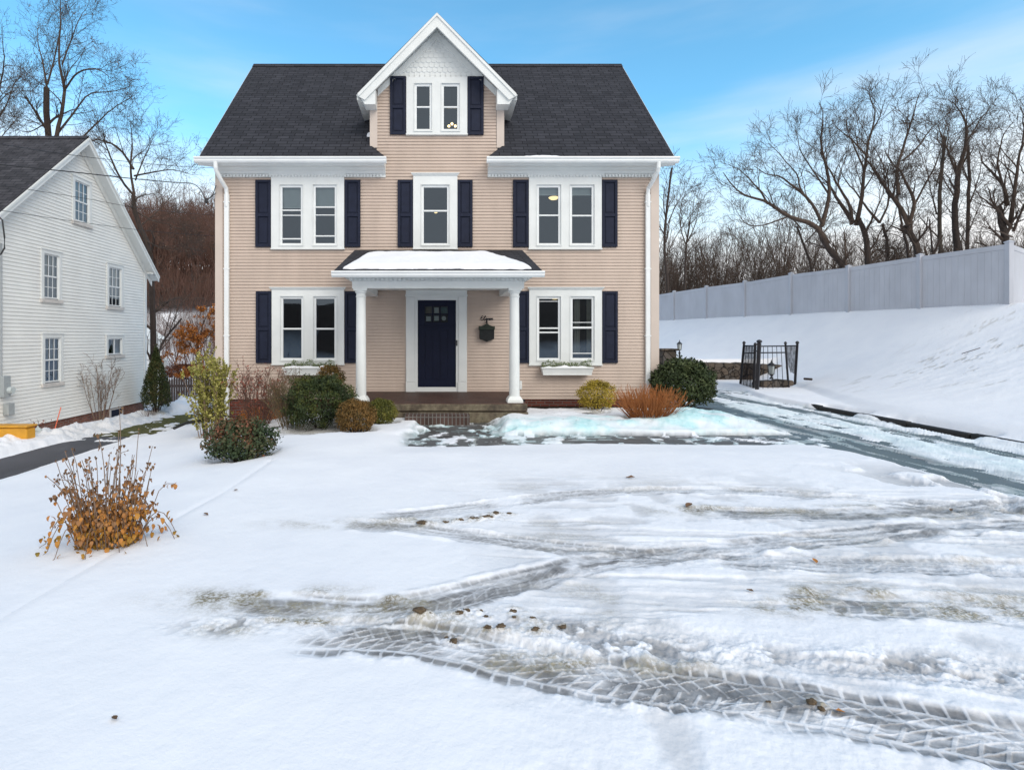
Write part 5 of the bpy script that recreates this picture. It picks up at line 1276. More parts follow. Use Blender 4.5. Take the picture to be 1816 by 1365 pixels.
# the row of bare trees behind the grey fence
Yt = 22.0
def T(base, trunk, limbs, Y, label, seed, r0=.17, lv=LV, mat='bark', **k):
    b = px(base[0], base[1], Y); gz = float(g(b[0], Y)); bb = (b[0], Y, min(gz, b[2] - .3)); rr.seed(seed)
    t3 = [bb] + [px(a, c, Y) for a, c in trunk]; S_ = [(t3, r0, r0 * .62)]
    for pts, ra, rb in limbs: S_.append((L3(pts, Y, rr), ra, rb))
    return tree('bare_tree', S_, bb, label, seed, lv, 'bare trees beyond the grey fence', mat, **k)
T((1505, 500), [(1495, 473), (1478, 452), (1462, 425), (1457, 402)], [
  ([(1468, 432), (1450, 405), (1430, 393), (1400, 385), (1360, 360), (1325, 352), (1300, 340), (1280, 318)], .13, .018),
  ([(1362, 362), (1345, 335), (1318, 305), (1292, 285)], .05, .012), ([(1395, 385), (1350, 400), (1320, 395), (1305, 370)], .045, .010),
  ([(1457, 402), (1466, 370), (1472, 335), (1464, 290), (1456, 250), (1460, 205), (1455, 180)], .10, .014),
  ([(1460, 400), (1438, 360), (1412, 335), (1376, 312), (1350, 308), (1325, 290)], .08, .012),
  ([(1436, 360), (1418, 330), (1415, 310), (1390, 280), (1360, 250)], .05, .010), ([(1470, 345), (1440, 300), (1420, 270), (1410, 235)], .05, .010)],
  20.5, 'leaning bare tree whose long low limb reaches far left over the fence', 21)
T((1540, 500), [(1537, 466), (1528, 430), (1513, 395)], [
  ([(1513, 395), (1497, 370), (1478, 345), (1464, 325), (1440, 305)], .11, .016), ([(1510, 398), (1508, 370), (1490, 335), (1462, 290), (1450, 260)], .09, .012),
  ([(1518, 400), (1527, 360), (1532, 320), (1538, 280), (1548, 230), (1552, 195), (1540, 165)], .10, .012), ([(1533, 300), (1515, 265), (1495, 230), (1488, 200)], .05, .010),
  ([(1545, 235), (1562, 205), (1575, 180)], .04, .010), ([(1530, 420), (1545, 395), (1560, 360), (1572, 335)], .06, .012)],
  21.0, 'forked bare tree standing just right of the leaning one', 22)
T((1575, 500), [(1572, 464), (1568, 430), (1560, 395)], [
  ([(1560, 395), (1540, 372), (1520, 345), (1500, 320), (1490, 290)], .07, .010), ([(1560, 395), (1575, 360), (1572, 320), (1560, 280), (1545, 250)], .06, .010), ([(1566, 420), (1585, 390), (1590, 360)], .04, .010)],
  22.5, 'thin dark bare tree between two thicker forked trees', 23, r0=.10)
T((1636, 490), [(1628, 452), (1612, 400), (1608, 395)], [
  ([(1612, 400), (1598, 370), (1576, 338), (1550, 295), (1535, 275)], .12, .020), ([(1540, 280), (1515, 250), (1498, 232), (1485, 215)], .05, .010),
  ([(1612, 398), (1622, 360), (1612, 330), (1598, 300), (1582, 285), (1570, 260)], .09, .012), ([(1594, 345), (1590, 300), (1606, 250), (1622, 200), (1638, 158)], .08, .010),
  ([(1618, 370), (1640, 330), (1660, 295), (1675, 240)], .05, .010), ([(1600, 285), (1625, 265), (1655, 225), (1680, 200)], .05, .010)],
  20.0, 'thick bare tree leaning left behind the third fence panel', 24, r0=.19)
T((1615, 480), [(1613, 455), (1606, 425), (1600, 400)], [([(1600, 400), (1590, 350), (1585, 310), (1570, 270)], .05, .010), ([(1603, 410), (1612, 380), (1605, 345)], .04, .010)], 21.5, 'slim bare trunk just left of the thickest tree base', 25, r0=.09)
LVn = [(10, 1.4, 6, (20, 45), .16, .13, .12, .45), (6, .8, 5, (20, 55), .10, .2, .15, .5), (4, .42, 4, (25, 60), .06, .22, .15, .55)]
T((1667, 480), [(1665, 447), (1661, 380), (1659, 300), (1660, 250)], [([(1661, 380), (1650, 330), (1640, 280)], .04, .008), ([(1660, 330), (1672, 290), (1680, 240), (1690, 210)], .04, .008)], 22.0, 'slender upright pale bare tree left of the twin trunks', 26, r0=.11, lv=LVn, mat='bark2')
T((1652, 480), [(1653, 450), (1652, 420), (1653, 392)], [], 21.2, 'short broken dark stump trunk standing above the fence', 27, r0=.05, lv=[(3, .4, 4, (30, 60), .1, .2, .4, .4)])
T((1700, 470), [(1698, 443), (1694, 380), (1698, 300)], [([(1697, 305), (1710, 270), (1714, 230), (1706, 200), (1692, 175)], .10, .012), ([(1697, 310), (1685, 275), (1672, 240), (1668, 215)], .07, .010), ([(1712, 255), (1732, 225), (1752, 190)], .05, .010), ([(1694, 350), (1672, 320), (1650, 300)], .04, .010)], 21.0, 'tall straight bare tree with the thickest upright trunk', 28, r0=.17)
T((1722, 470), [(1720, 440), (1720, 370), (1722, 300), (1718, 250)], [([(1720, 360), (1735, 320), (1745, 280)], .04, .008), ([(1721, 330), (1708, 290), (1712, 250)], .04, .008)], 22.5, 'slim bare tree right beside the tall straight one', 29, r0=.10, lv=LVn)
T((1797, 470), [(1796, 430), (1793, 400), (1786, 365)], [([(1786, 365), (1780, 330), (1760, 305), (1742, 285), (1735, 265)], .10, .014), ([(1794, 405), (1770, 375), (1745, 355), (1730, 335)], .08, .012), ([(1792, 395), (1798, 350), (1808, 290), (1818, 240), (1822, 190)], .10, .012),
  ([(1783, 345), (1770, 290), (1778, 250), (1800, 215)], .06, .010), ([(1797, 410), (1815, 370), (1835, 330)], .07, .012), ([(1795, 420), (1770, 412), (1745, 405)], .04, .010)], 20.5, 'wide forked bare tree behind the fence corner post', 30, r0=.20)
T((1860, 470), [(1850, 430), (1845, 380)], [([(1845, 380), (1830, 300), (1812, 240), (1800, 190)], .09, .012), ([(1845, 380), (1860, 300), (1870, 220)], .09, .012), ([(1848, 400), (1822, 360), (1808, 340)], .05, .010)], 21.5, 'bare tree at the far right edge, mostly cut off', 31)
T((1442, 500), [(1440, 480), (1432, 445), (1420, 405)], [([(1420, 405), (1400, 380), (1385, 365)], .05, .010), ([(1428, 430), (1445, 410), (1450, 385)], .04, .010)], 23.0, 'small dark bare tree under the long leaning limb', 32, r0=.08)
T((1186, 540), [(1184, 500), (1180, 420), (1190, 340), (1196, 300)], [([(1181, 430), (1192, 380), (1222, 325)], .05, .010), ([(1182, 400), (1176, 350), (1186, 305)], .05, .010), ([(1183, 450), (1205, 410), (1238, 370)], .04, .010)], 33.0, 'tall thin bare tree right beside the house corner', 33, r0=.12, lv=[(7, 2.2, 6, (20, 45), .18, .16, .12, .5), (4, 1.2, 5, (25, 55), .12, .2, .15, .5), (3, .7, 4, (25, 60), .06, .22, .15, .55)], rmin=.008)
T((1216, 540), [(1214, 500), (1218, 440), (1224, 390)], [([(1219, 430), (1235, 395), (1245, 350)], .05, .010), ([(1218, 440), (1205, 395), (1208, 350)], .05, .010)], 34.0, 'bushy bare tree second from the house corner', 34, r0=.10, lv=[(8, 1.8, 6, (20, 45), .18, .16, .12, .5), (5, 1.1, 5, (25, 55), .12, .2, .15, .5), (3, .6, 4, (25, 60), .06, .22, .15, .55)], rmin=.008)
# big trees beyond the neighbour's house
LVL = [(11, 1.9, 7, (22, 55), .12, .18, .12, .5), (6, 1.05, 5, (25, 60), .10, .22, .12, .5), (5, .55, 4, (25, 62), .06, .24, .12, .55)]
def TL(base, trunk, limbs, Y, label, seed, r0, **k):
    b = px(base[0], base[1], Y); gz = float(g(b[0], Y)); bb = (b[0], Y, gz); rr.seed(seed)
    t3 = [bb] + [px(a, c, Y) for a, c in trunk]; S_ = [(t3, r0, r0 * .6)]
    for pts, ra, rb in limbs: S_.append((L3(pts, Y, rr, 1.4), ra * .8, rb))
    return tree('bare_tree', S_, bb, label, seed, k.pop('lv', LVL), 'bare trees beyond the white house', k.pop('mat', 'bark'), **k)
TL((88, 600), [(86, 400), (84, 250), (83, 185), (85, 140)], [([(95, 290), (102, 235), (113, 190), (117, 155), (110, 120), (108, 80), (112, 40), (110, 5)], .17, .015), ([(116, 158), (135, 131), (160, 122), (180, 124), (200, 135)], .08, .014),
  ([(88, 240), (66, 205), (42, 172)], .09, .05), ([(84, 160), (76, 115), (65, 70), (66, 50)], .08, .010), ([(110, 115), (125, 75), (140, 35), (155, 5)], .06, .010), ([(92, 250), (130, 200), (160, 165), (200, 160), (240, 148)], .09, .010),
  ([(84, 150), (95, 110), (104, 60), (106, 20)], .07, .010), ([(140, 250), (165, 225), (200, 190), (235, 165)], .07, .010), ([(80, 220), (50, 235), (20, 230)], .05, .010)],
  25.0, 'largest bare tree with scraps of leaf rising behind the neighbour roof', 41, .26, leaves=(900, .07, 'dryleaf'))
TL((272, 640), [(268, 470), (258, 420), (244, 385), (237, 340)], [([(238, 345), (232, 300), (236, 260), (232, 215)], .10, .012), ([(240, 350), (215, 318), (190, 262), (185, 240)], .09, .03), ([(238, 312), (270, 306), (310, 300), (332, 308)], .07, .012),
  ([(241, 375), (272, 392), (300, 400), (318, 412)], .06, .012), ([(240, 320), (258, 270), (272, 230)], .06, .010), ([(237, 300), (210, 262), (175, 250), (155, 262)], .09, .03), ([(250, 400), (285, 370), (320, 330)], .05, .010), ([(255, 425), (290, 440), (330, 435)], .05, .010)],
  25.5, 'gnarled bare tree rising right behind the white gable eave', 42, .20, leaves=(300, .06, 'dryleaf'))
TL((-30, 600), [(-25, 300), (-18, 210)], [([(-18, 215), (-2, 160), (10, 110), (5, 60)], .10, .012), ([(-20, 240), (10, 190), (30, 150), (45, 130)], .08, .010), ([(-18, 230), (-5, 190), (15, 165), (50, 160), (60, 145)], .05, .010), ([(-22, 280), (5, 240), (30, 210)], .06, .010)],
  26.0, 'bare tree partly cut off by the left photo edge', 43, .2, leaves=(400, .07, 'dryleaf'))
TL((430, 640), [(425, 520), (410, 460), (392, 420)], [([(400, 440), (380, 410), (362, 392)], .06, .012), ([(410, 460), (385, 430), (350, 420), (335, 430)], .05, .012), ([(395, 430), (400, 400), (410, 370)], .05, .012)],
  40.0, 'small bare tree peeking out left of the beige house', 44, .14, mat='barkred', lv=[(8, 3.0, 6, (20, 50), .1, .18, .12, .5), (6, 1.6, 5, (25, 60), .06, .2, .15, .5), (4, .8, 4, (25, 60), .04, .22, .15, .55)], rmin=.012)
TL((266, 700), [(285, 620), (300, 590), (325, 560)], [([(300, 590), (318, 545), (345, 510)], .06, .012), ([(290, 610), (300, 560), (310, 520)], .05, .012)], 31.0, 'dark curved trunk rising over the picket fence', 45, .10, lv=[(6, 1.8, 5, (25, 60), .05, .2, .2, .5), (5, .9, 4, (25, 60), .04, .2, .2, .5)], rmin=.010)
# orange-leaved young oak between the houses
def woods(name, xr, yr, n, hr, seed, mat, label, twn=14, rs_=.022, skip=None, wig=.10):
    r_ = np.random.RandomState(seed); x = xr(r_, n); y = x[1]; x = x[0]
    z = g(x, y) - .1; h = hr[0] + (hr[1] - hr[0]) * r_.rand(n) ** .8; h = h * (.75 + .6 * vnoise(x * .35, y * .12 + 3))
    K = 5; P = np.empty((n, K, 3)); P[:, 0] = np.stack([x, y, z], 1); d = unit(np.stack([r_.randn(n) * .18, r_.randn(n) * .1, np.ones(n)], 1))
    for k in range(1, K): d = unit(d + r_.randn(n, 3) * wig); P[:, k] = P[:, k - 1] + d * (h / (K - 1))[:, None]
    Rr = (rs_ * (.6 + 1.2 * r_.rand(n) ** 3))[:, None] * np.linspace(1, .35, K)[None]
    Q1, R1 = spawn(P, Rr, twn, r_, h.mean() * .30, 4, (18, 48), .12, .15, .25, .5, .6); R1 = np.maximum(R1, rs_ * .28)
    Q2, R2 = spawn(Q1, R1, 3, r_, h.mean() * .13, 3, (20, 55), .08, .2, .2, .5, .6); R2 = np.maximum(R2, rs_ * .22)
    v, f = join([tubes(P, Rr, 4), tubes(Q1, R1, 3), tubes(Q2, R2, 3)])
    return tag(npmesh(name, v, f, M[mat]), label, 'woods', kind='stuff')
woods('distant_woods', lambda r_, n: (lambda y: ((-.64 + .40 * r_.rand(n)) * y, y))(np.sqrt(58 ** 2 + (92 ** 2 - 58 ** 2) * r_.rand(n))), None, 1500, (6.5, 10.5), 3, 'barkred', 'reddish brown leafless woods on the hill between the two houses', twn=11, rs_=.05)
woods('distant_woods', lambda r_, n: (lambda y: ((.36 + .85 * r_.rand(n)) * y, y))(np.sqrt(36 ** 2 + (52 ** 2 - 36 ** 2) * r_.rand(n))), None, 1500, (4.0, 7.2), 4, 'barkbrown', 'dense brown leafless thicket behind the grey fence', twn=10, rs_=.028)
woods('brush', lambda r_, n: (lambda y: ((-.60 + .25 * r_.rand(n)) * y, y))(38 + 21 * r_.rand(n)), None, 650, (1.2, 3.8), 8, 'barkred', 'leafless brush poking through snow below the wooded hill', twn=7, rs_=.022)

def leafball(name, label, c, rx, ry, rz, n, size, mat, seed, cat='shrub', lump=.16, asp=.5, bottom=.75, shape=None, stems=True, group=None, inner=.62, taper=None, updir=None, stem_mat='bark', freq=2.2):
    """c = centre of the base on the ground"""
    r_ = np.random.RandomState(seed); root = empty(name, c, label, cat, group)
    d = unit(r_.randn(n, 3)); d[:, 2] = np.where(d[:, 2] < -bottom, -d[:, 2], d[:, 2])
    th = np.arctan2(d[:, 1], d[:, 0]); ph = d[:, 2]
    lumpf = 1 + lump * 2 * fbm(th * freq + seed, ph * 2.4 * freq + 7, 3) + lump * .8 * fbm(th * freq * 3 + seed, ph * 7 * freq + 7, 2)
    t = inner + (1 - inner) * r_.rand(n) ** .55
    p = d * t[:, None] * lumpf[:, None] * np.array([rx, ry, rz])
    if taper:
        q = np.clip((p[:, 2] + rz) / (2 * rz), 0, 1.1); s = taper(q)[:, None]; p[:, :2] *= s
    p += r_.randn(n, 3) * size * .3
    cen = p + np.array([c[0], c[1], c[2] + rz * .92])
    cen[:, 2] = np.maximum(cen[:, 2], c[2] + .02 + .04 * r_.rand(n))
    ud = None if updir is None else np.array(updir)
    v, f, va = leafcards(cen, r_, size, asp, d * .6, ud)
    va = np.clip(.5 + (va - .5) * .55 + 1.1 * fbm(cen[:, 0] * 5 + seed, cen[:, 2] * 5 + cen[:, 1] * 3, 3), 0, 1)
    adopt(npmesh('foliage', v, f, M[mat], var=va), root)
    ns = 26 if stems else 8
    e = unit(r_.randn(ns, 3) + np.array([0, 0, 1.0])); e[:, 2] = np.abs(e[:, 2]); a = np.tile(np.array([c[0], c[1], c[2] - .05]), (ns, 1)) + r_.randn(ns, 3) * np.array([.05, .05, 0])
    b = a + e * np.array([rx, ry, 1.7 * rz]) * .85; m_ = (a + b) / 2 + r_.randn(ns, 3) * .04
    P = np.stack([a, m_, b], 1); v, f = tubes(P, np.full((ns, 3), .010) * np.array([1.3, .9, .4]), 4); adopt(npmesh('stem', v, f, M[stem_mat]), root)
    return root
def twigs(name, label, c, n, h, spread, r0, mat, seed, cat='shrub', lv=(), K=6, wob=.08, base=.12, leaf=None, group=None, up=.05, rmin=.0022, nm='stem'):
    r_ = np.random.RandomState(seed); root = empty(name, c, label, cat, group)
    th = r_.rand(n) * 2 * np.pi; q = np.sqrt(r_.rand(n)); sp = spread * q
    P = np.empty((n, K, 3)); P[:, 0] = np.stack([c[0] + base * q * np.cos(th), c[1] + base * q * np.sin(th), np.full(n, c[2] - .05)], 1)
    d = unit(np.stack([sp * np.cos(th), sp * np.sin(th), np.full(n, h) * (.9 + .2 * r_.rand(n))], 1)); L = (h * (1.12 - .25 * q) * (.75 + .35 * r_.rand(n)) / (K - 1))[:, None] * (1 + .3 * (sp / h)[:, None])
    for k in range(1, K): d = unit(d + r_.randn(n, 3) * wob + np.array([0, 0, up])); P[:, k] = P[:, k - 1] + d * L
    Rr = np.full((n, 1), r0) * np.linspace(1, .4, K)[None]
    parts_ = [tubes(P, Rr, 4)]; cur, cr = P, Rr
    for (m_, Lb, K2, ang, upb, wb, tm, rf) in lv:
        cur, cr = spawn(cur, cr, m_, r_, Lb, K2, ang, upb, wb, tm, rfac=rf); cr = np.maximum(cr, rmin); parts_.append(tubes(cur, cr, 3))
    v, f = join(parts_); adopt(npmesh(nm, v, f, M[mat]), root)
    if leaf:
        cnt, size, lm, asp, t0 = leaf; i = r_.randint(0, len(cur), cnt); k = r_.randint(int(t0 * cur.shape[1]), cur.shape[1], cnt)
        cen = cur[i, k] + r_.randn(cnt, 3) * size * .3; v, f, va = leafcards(cen, r_, size, asp); adopt(npmesh('foliage', v, f, M[lm], var=va), root)
    return root, P
def gz(x, y): return float(g(x, y))
def at(pxx, Y, dz=.04): x = (pxx - CX) / FPX * Y; return (x, Y, gz(x, Y) + dz)
# in front of the house, left to right
r0_, _ = twigs('variegated_shrub', 'tall narrow yellow green variegated shrub at the left house corner', at(374, 11.35), 34, 1.66, .26, .010, 'stemtan', 61, lv=[(9, .30, 4, (20, 50), .1, .15, .15, .5)], leaf=(19000, .042, 'varieg', .5, .0), base=.24, wob=.05)
twigs('red_berry_shrub', 'thin red twigged shrub with dull red leaves left of the window box', at(458, 11.3), 38, 1.15, .60, .009, 'barkred', 62, lv=[(7, .42, 5, (15, 45), .1, .12, .2, .5), (4, .18, 4, (20, 50), .05, .2, .2, .5)], leaf=(1500, .04, 'redleaf', .45, .3), base=.16)
leafball('barberry', 'low orange red shrub against the brick below the red twigs', at(462, 12.2), .50, .32, .20, 2600, .035, 'orangeleaf', 63, lump=.3)
twigs('twiggy_shrub', 'olive brown twiggy shrub pressed against the large green bush', at(522, 10.0), 60, .92, .42, .006, 'oliveb', 64, lv=[(7, .30, 4, (15, 45), .1, .15, .1, .6), (3, .13, 3, (20, 50), .05, .2, .2, .6)], leaf=(2600, .030, 'olivemix', .4, .1), base=.25)
leafball('yew_bush', 'large dark green rounded yew bush left of the porch', at(567, 9.9, .02), .66, .56, .50, 19000, .048, 'darkgreen', 65, lump=.36, asp=.32)
leafball('round_topiary', 'small round rusty brown bush behind the large green yew', (at(586, 11.2)[0], 11.2, .50), .30, .28, .31, 4200, .038, 'rust', 66, lump=.3)
leafball('globe_arborvitae', 'rusty orange brown globe shaped shrub left of the porch steps', at(631.5, 9.35, .02), .355, .34, .30, 8500, .034, 'rust', 67, lump=.22, asp=.4, updir=(0, 0, 1.2))
leafball('globe_arborvitae', 'olive green globe shaped shrub touching the porch steps', at(675, 10.15, .02), .31, .29, .26, 7000, .034, 'olivegreen', 68, lump=.24, asp=.4, updir=(0, 0, 1.2))
leafball('holly_bush', 'low spreading holly bush with reddish tips alone on the left lawn', at(428, 7.45, .02), .50, .46, .31, 6500, .044, 'holly', 69, lump=.26, asp=.6, inner=.35, freq=3)
leafball('golden_arborvitae', 'golden yellow globe shaped shrub by the right front wall', at(1059, 12.1, .04), .42, .36, .35, 8000, .036, 'golden', 70, lump=.30, asp=.4, updir=(0, 0, 1.2))
r1_, _ = twigs('spirea', 'orange brown leafless spirea fan poking from the blue tinted snow', at(1150, 10.35, .12), 460, .60, .60, .0050, 'spireaw', 71, lv=[(2, .13, 3, (10, 30), .1, .1, .35, .7)], base=.28, wob=.085, rmin=.0026)
leafball('rhododendron', 'big round dark green leathery bush at the right house corner', at(1211, 12.75, .02), .74, .70, .60, 13000, .075, 'rhodo', 72, lump=.24, asp=.42)
tn = at(277, 19.2, .05)
leafball('cone_arborvitae', 'dark green cone shaped evergreen beside the neighbour corner', tn, .58, .55, 1.25, 12000, .065, 'conegreen', 73, lump=.10, asp=.4, taper=lambda q: np.clip(1.25 - 1.12 * q, .06, 1) * np.clip(.75 + q * 2, 0, 1), updir=(0, 0, 1.5), freq=3)
tb = (-10.55, 16.75, gz(-10.55, 16.75))
twigs('bare_shrub', 'bare vase shaped shrub against the white clapboard wall', tb, 16, 1.65, .62, .013, 'stemtan', 74, lv=[(5, .7, 5, (12, 35), .15, .1, .3, .5), (4, .25, 4, (20, 50), .05, .2, .3, .5)], base=.14, wob=.05, rmin=.004)
for i, (a_, Y_, l_) in enumerate(((85, 14.6, 'small dead reddish weed stalks near the marker rod'), (62, 14.0, 'dead weed stalks beside the pale lantern'))):
    x_, y_, z_ = px(a_, 700, Y_); twigs('dead_weed', l_, (x_, y_, gz(x_, y_)), 7, .5, .25, .006, 'barkred', 75 + i, lv=[(2, .15, 3, (20, 50), .05, .1, .4, .6)], leaf=(30, .05, 'redleaf', .6, .5))
twigs('dead_weed', 'low dry brown groundcover tuft under the cone evergreen', at(262, 18.6), 40, .35, .4, .006, 'barkred', 79)
# orange leaved young tree behind, between the houses
b_ = px(352, 680, 25.5); S_ = [([(b_[0], 25.5, gz(b_[0], 25.5)), px(350, 640, 25.5), px(356, 590, 25.5), px(368, 560, 25.5)], .05, .02), ([px(352, 640, 25.5), px(335, 610, 25.2), px(322, 600, 25)], .03, .01), ([px(352, 620, 25.5), px(375, 590, 25.6), px(395, 565, 25.6)], .03, .01)]
tree('oak_sapling', S_, (b_[0], 25.5, gz(b_[0], 25.5)), 'young tree holding orange brown leaves between the two houses', 80, [(9, 1.3, 5, (25, 70), .02, .2, .1, .5), (6, .6, 4, (25, 70), 0, .2, .1, .5)], mat='bark', leaves=(9000, .09, 'orangeleaf'))
x_, y_, z_ = px(330, 655, 27)
leafball('orange_shrub', 'low orange brown leafy shrub behind the picket fence', (x_, 27, z_ - .45), 1.1, .8, .38, 2600, .10, 'rustred', 81, lump=.3)
# dried hydrangea in the foreground
def hydrangea():
    c = (-2.60, 4.24, gz(-2.60, 4.24) + .06); r_ = np.random.RandomState(90)
    root = empty('dried_hydrangea', c, 'dried hydrangea with drooping brown orange leaves in the left foreground snow', 'shrub')
    n = 72; K = 8; th = r_.rand(n) * 2 * np.pi; q = np.sqrt(r_.rand(n)); P = np.empty((n, K, 3))
    P[:, 0] = np.stack([c[0] + .30 * q * np.cos(th), c[1] + .20 * q * np.sin(th), np.full(n, c[2] - .06)], 1)
    d = unit(np.stack([.46 * q * np.cos(th), .34 * q * np.sin(th), np.full(n, .85)], 1)); L = (1.04 * (1.02 - .40 * q) * (.55 + .5 * r_.rand(n)) / (K - 1))[:, None]
    for k in range(1, K):
        dr = np.zeros(3) if k < 6 else np.array([0, 0, -.55]); d = unit(d + r_.randn(n, 3) * .05 + dr * (r_.rand(n, 1) < .45)); P[:, k] = P[:, k - 1] + d * L
    P = np.array(c) + (P - np.array(c)) * np.array([.64, .78, 1.22])
    lows = []
    for k in range(9):   # low arching stems lying out to the sides
        a = (.9 + k * .53) * 1.0 + math.pi * .55; s = .26 + .14 * r_.rand(); base = np.array([c[0] + .2 * math.cos(a), c[1] + .15 * math.sin(a), c[2]])
        lows.append([base + np.array([math.cos(a) * s * t * .95, math.sin(a) * s * t * .6, .30 * math.sin(min(1, t * 1.12) * math.pi) * .8]) for t in np.linspace(0, 1, K)])
    P = np.concatenate([P, np.array(lows)]); n = len(P); v, f = tubes(P, np.full((n, 1), .0038) * np.linspace(1.2, .6, K)[None], 5); adopt(npmesh('stem', v, f, M['stemtan']), root)
    # leaves: folded drooping blades
    V = []; F = []; va = []
    def leaf(p, s, tone):
        yaw = r_.rand() * 6.28; droop = r_.uniform(1.2, 1.9); fd = np.array([math.cos(yaw), math.sin(yaw), 0]); sd = np.array([-fd[1], fd[0], 0])
        ts = [0, .25, .5, .75, 1]; wv = [0.05, .75, 1, .65, .03]; cur = r_.uniform(.2, .9); pts = []; pos = p.copy(); an = 0.2
        b = len(V)
        for t, w_ in zip(ts, wv):
            V.extend([pos + sd * s * .26 * w_ + np.array([0, 0, .10 * s * w_ * cur]) - fd * s * .25 * w_ * cur, pos, pos - sd * s * .26 * w_ + np.array([0, 0, .10 * s * w_ * cur]) - fd * s * .25 * w_ * cur])
            pos = pos + (fd * math.cos(an) - np.array([0, 0, math.sin(an)])) * s * .25; an += droop * .42 + r_.uniform(-.1, .1)
        for k in range(4):
            o_ = b + 3 * k; F.append((o_, o_ + 1, o_ + 4, o_ + 3)); F.append((o_ + 1, o_ + 2, o_ + 5, o_ + 4)); va.extend([tone, tone + .05])
    for i in range(n):
        for k in range(1, K):
            hfrac = (P[i, k, 2] - c[2]) / .85
            m_ = 6 if hfrac < .42 else (3 if hfrac < .65 else 2)
            if i >= n - 9: m_ = 3 if k > 3 else 1
            if hfrac > .5 and k == K - 1: m_ = 4
            for _ in range(m_):
                if r_.rand() < (.88 if hfrac < .45 else .55): leaf(P[i, k] + r_.randn(3) * (.030 if hfrac < .5 else .012), r_.uniform(.030, .072) * (1 if hfrac < .6 else .7), np.clip(.30 + .75 * hfrac + r_.uniform(-.28, .28), 0, .95))
    adopt(npmesh('leaves', np.array(V), np.array(F), M['hydra'], var=np.array(va)), root)
hydrangea()
# loose things lying in the snow
def snowz(x, y):
    a = np.array([[x]]); b = np.array([[y]]); return float(g(a, b)[0, 0] + snow_fields(a, b)[0][0, 0])
def clod(px_, py_, s, label, seed, mat='mud'):
    x, y = gp(px_, py_); z = snowz(x, y); r_ = np.random.RandomState(seed); nlat, nlon = 13, 20; V = []
    for i in range(nlat):
        for j in range(nlon):
            a = math.pi * i / (nlat - 1); b = 2 * math.pi * j / nlon; rr_ = s * (1 + 1.5 * float(fbm(np.array(1.3 * math.cos(b) * math.sin(a) + seed * 3.7 + 9), np.array(1.3 * math.sin(b) * math.sin(a) + 2 * math.cos(a) + seed), 4)) * (1 if 0 < i < nlat - 1 else 0))
            V.append((x + rr_ * math.sin(a) * math.cos(b) * 1.35, y + rr_ * math.sin(a) * math.sin(b), z + .04 * s + rr_ * (.40 * math.cos(a) + .25 * float(_h[(i * 7 + seed) % 256, (j * 11) % 256] - .5))))
    F = [(i * nlon + j, i * nlon + (j + 1) % nlon, (i + 1) * nlon + (j + 1) % nlon, (i + 1) * nlon + j) for i in range(nlat - 1) for j in range(nlon)]
    tag(npmesh('mud_clod', np.array(V), np.array(F), M[mat], smooth=False), label, 'clod', 'mud clods churned up by the tyres')
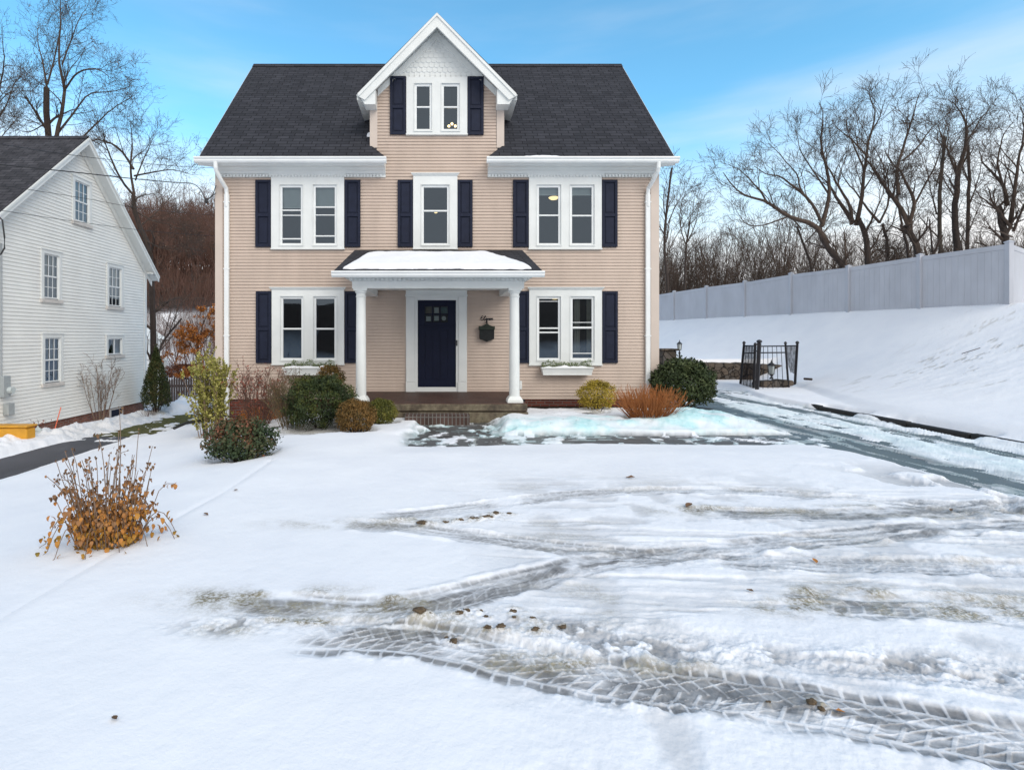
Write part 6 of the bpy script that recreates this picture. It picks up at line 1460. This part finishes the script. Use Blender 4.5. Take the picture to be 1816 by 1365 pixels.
CL = [(745, 1112, .035, 'largest olive mud clod at the fork of the two front tracks'), (763, 1112, .014, 'tiny clod touching the right side of the largest clod'), (815, 1104, .030, 'flat brown mud clod second right of the fork'), (828, 1100, .022, 'mud crumb leaning on the flat brown clod'), (852, 1098, .018, 'upright mud crumb in the middle of the clod scatter'),
      (862, 1108, .018, 'dark mud crumb just right of the scatter middle'), (910, 1097, .024, 'farthest mud clod of the scatter'), (912, 1112, .014, 'tiny clod just in front of the farthest one'), (865, 1133, .022, 'left one of two low clods near the front track'), (888, 1133, .026, 'right one of two low clods near the front track'), (950, 1136, .022, 'smooth brown clod standing apart at right'),
      (945, 1112, .016, 'thin brown crumb behind the smooth clod'), (998, 1125, .026, 'rightmost grassy clod of the scatter'), (793, 1140, .022, 'left clod pressed into the front track'), (805, 1150, .028, 'clod pressed into the front track below the scatter'),
      (748, 936, .045, 'left mud clod beside the middle track'), (790, 934, .030, 'small clod second from left beside the middle track'), (815, 930, .034, 'dark clod third from left beside the middle track'), (840, 927, .050, 'biggest clod beside the middle track'), (865, 925, .048, 'broad clod right of the biggest middle one'), (880, 919, .035, 'far clod of the middle row'), (903, 918, .025, 'rightmost thin clod of the middle row'),
      (1440, 1262, .026, 'wet dark clod at the edge of the front track'), (1457, 1272, .018, 'small wet clod right of the wet dark one'), (1362, 1258, .012, 'tiny clod left of the wet dark one')]
for i, (a_, b_, s, l_) in enumerate(CL): clod(a_, b_, s * .68, l_, 100 + i)
def leafthing(px_, py_, s, label, seed, tone):
    x, y = gp(px_, py_); z = snowz(x, y); r_ = np.random.RandomState(seed); V = []; F = []; yaw = r_.rand() * 6; n = 5
    for i in range(n):
        t = i / (n - 1); w_ = s * .5 * math.sin(math.pi * min(.97, t * .9 + .08)) * (1 + .3 * r_.randn() * .5)
        cx_ = (t - .5) * s * 2; 
        for sgn, zz_ in ((-1, .6), (0, 0), (1, .7)): V.append((x + cx_ * math.cos(yaw) - sgn * w_ * math.sin(yaw), y + cx_ * math.sin(yaw) + sgn * w_ * math.cos(yaw), z + .006 + w_ * zz_ + .35 * s * t * t))
    for i in range(n - 1):
        o_ = 3 * i; F += [(o_, o_ + 1, o_ + 4, o_ + 3), (o_ + 1, o_ + 2, o_ + 5, o_ + 4)]
    tag(npmesh('fallen_leaf', np.array(V), np.array(F), M['hydra'], var=np.full(len(F), tone)), label, 'leaf', 'dry leaves lying on the snow')
for i, (a_, b_, s, t, l_) in enumerate(((1118, 855, .05, .85, 'curled dry leaf alone on the clean snow before the walk'), (1222, 907, .05, .95, 'dark leaf at the near end of the second track'), (1445, 1003, .03, .5, 'orange leaf between the middle tracks'), (1330, 1062, .025, .9, 'tiny leaf on snow left of the dirty track'),
        (203, 1293, .022, 1.0, 'single dark leaf scrap at the bottom left'), (418, 876, .03, .9, 'leaf scrap on the left lawn below the holly'), (365, 921, .03, .95, 'leaf scrap right of the dried hydrangea'), (1490, 1278, .02, .6, 'pale leaf scrap beside the wet clods'), (1687, 907, .03, 1.0, 'dark leaf scrap near the driveway mouth'))):
    leafthing(a_, b_, s, l_, 200 + i, t)
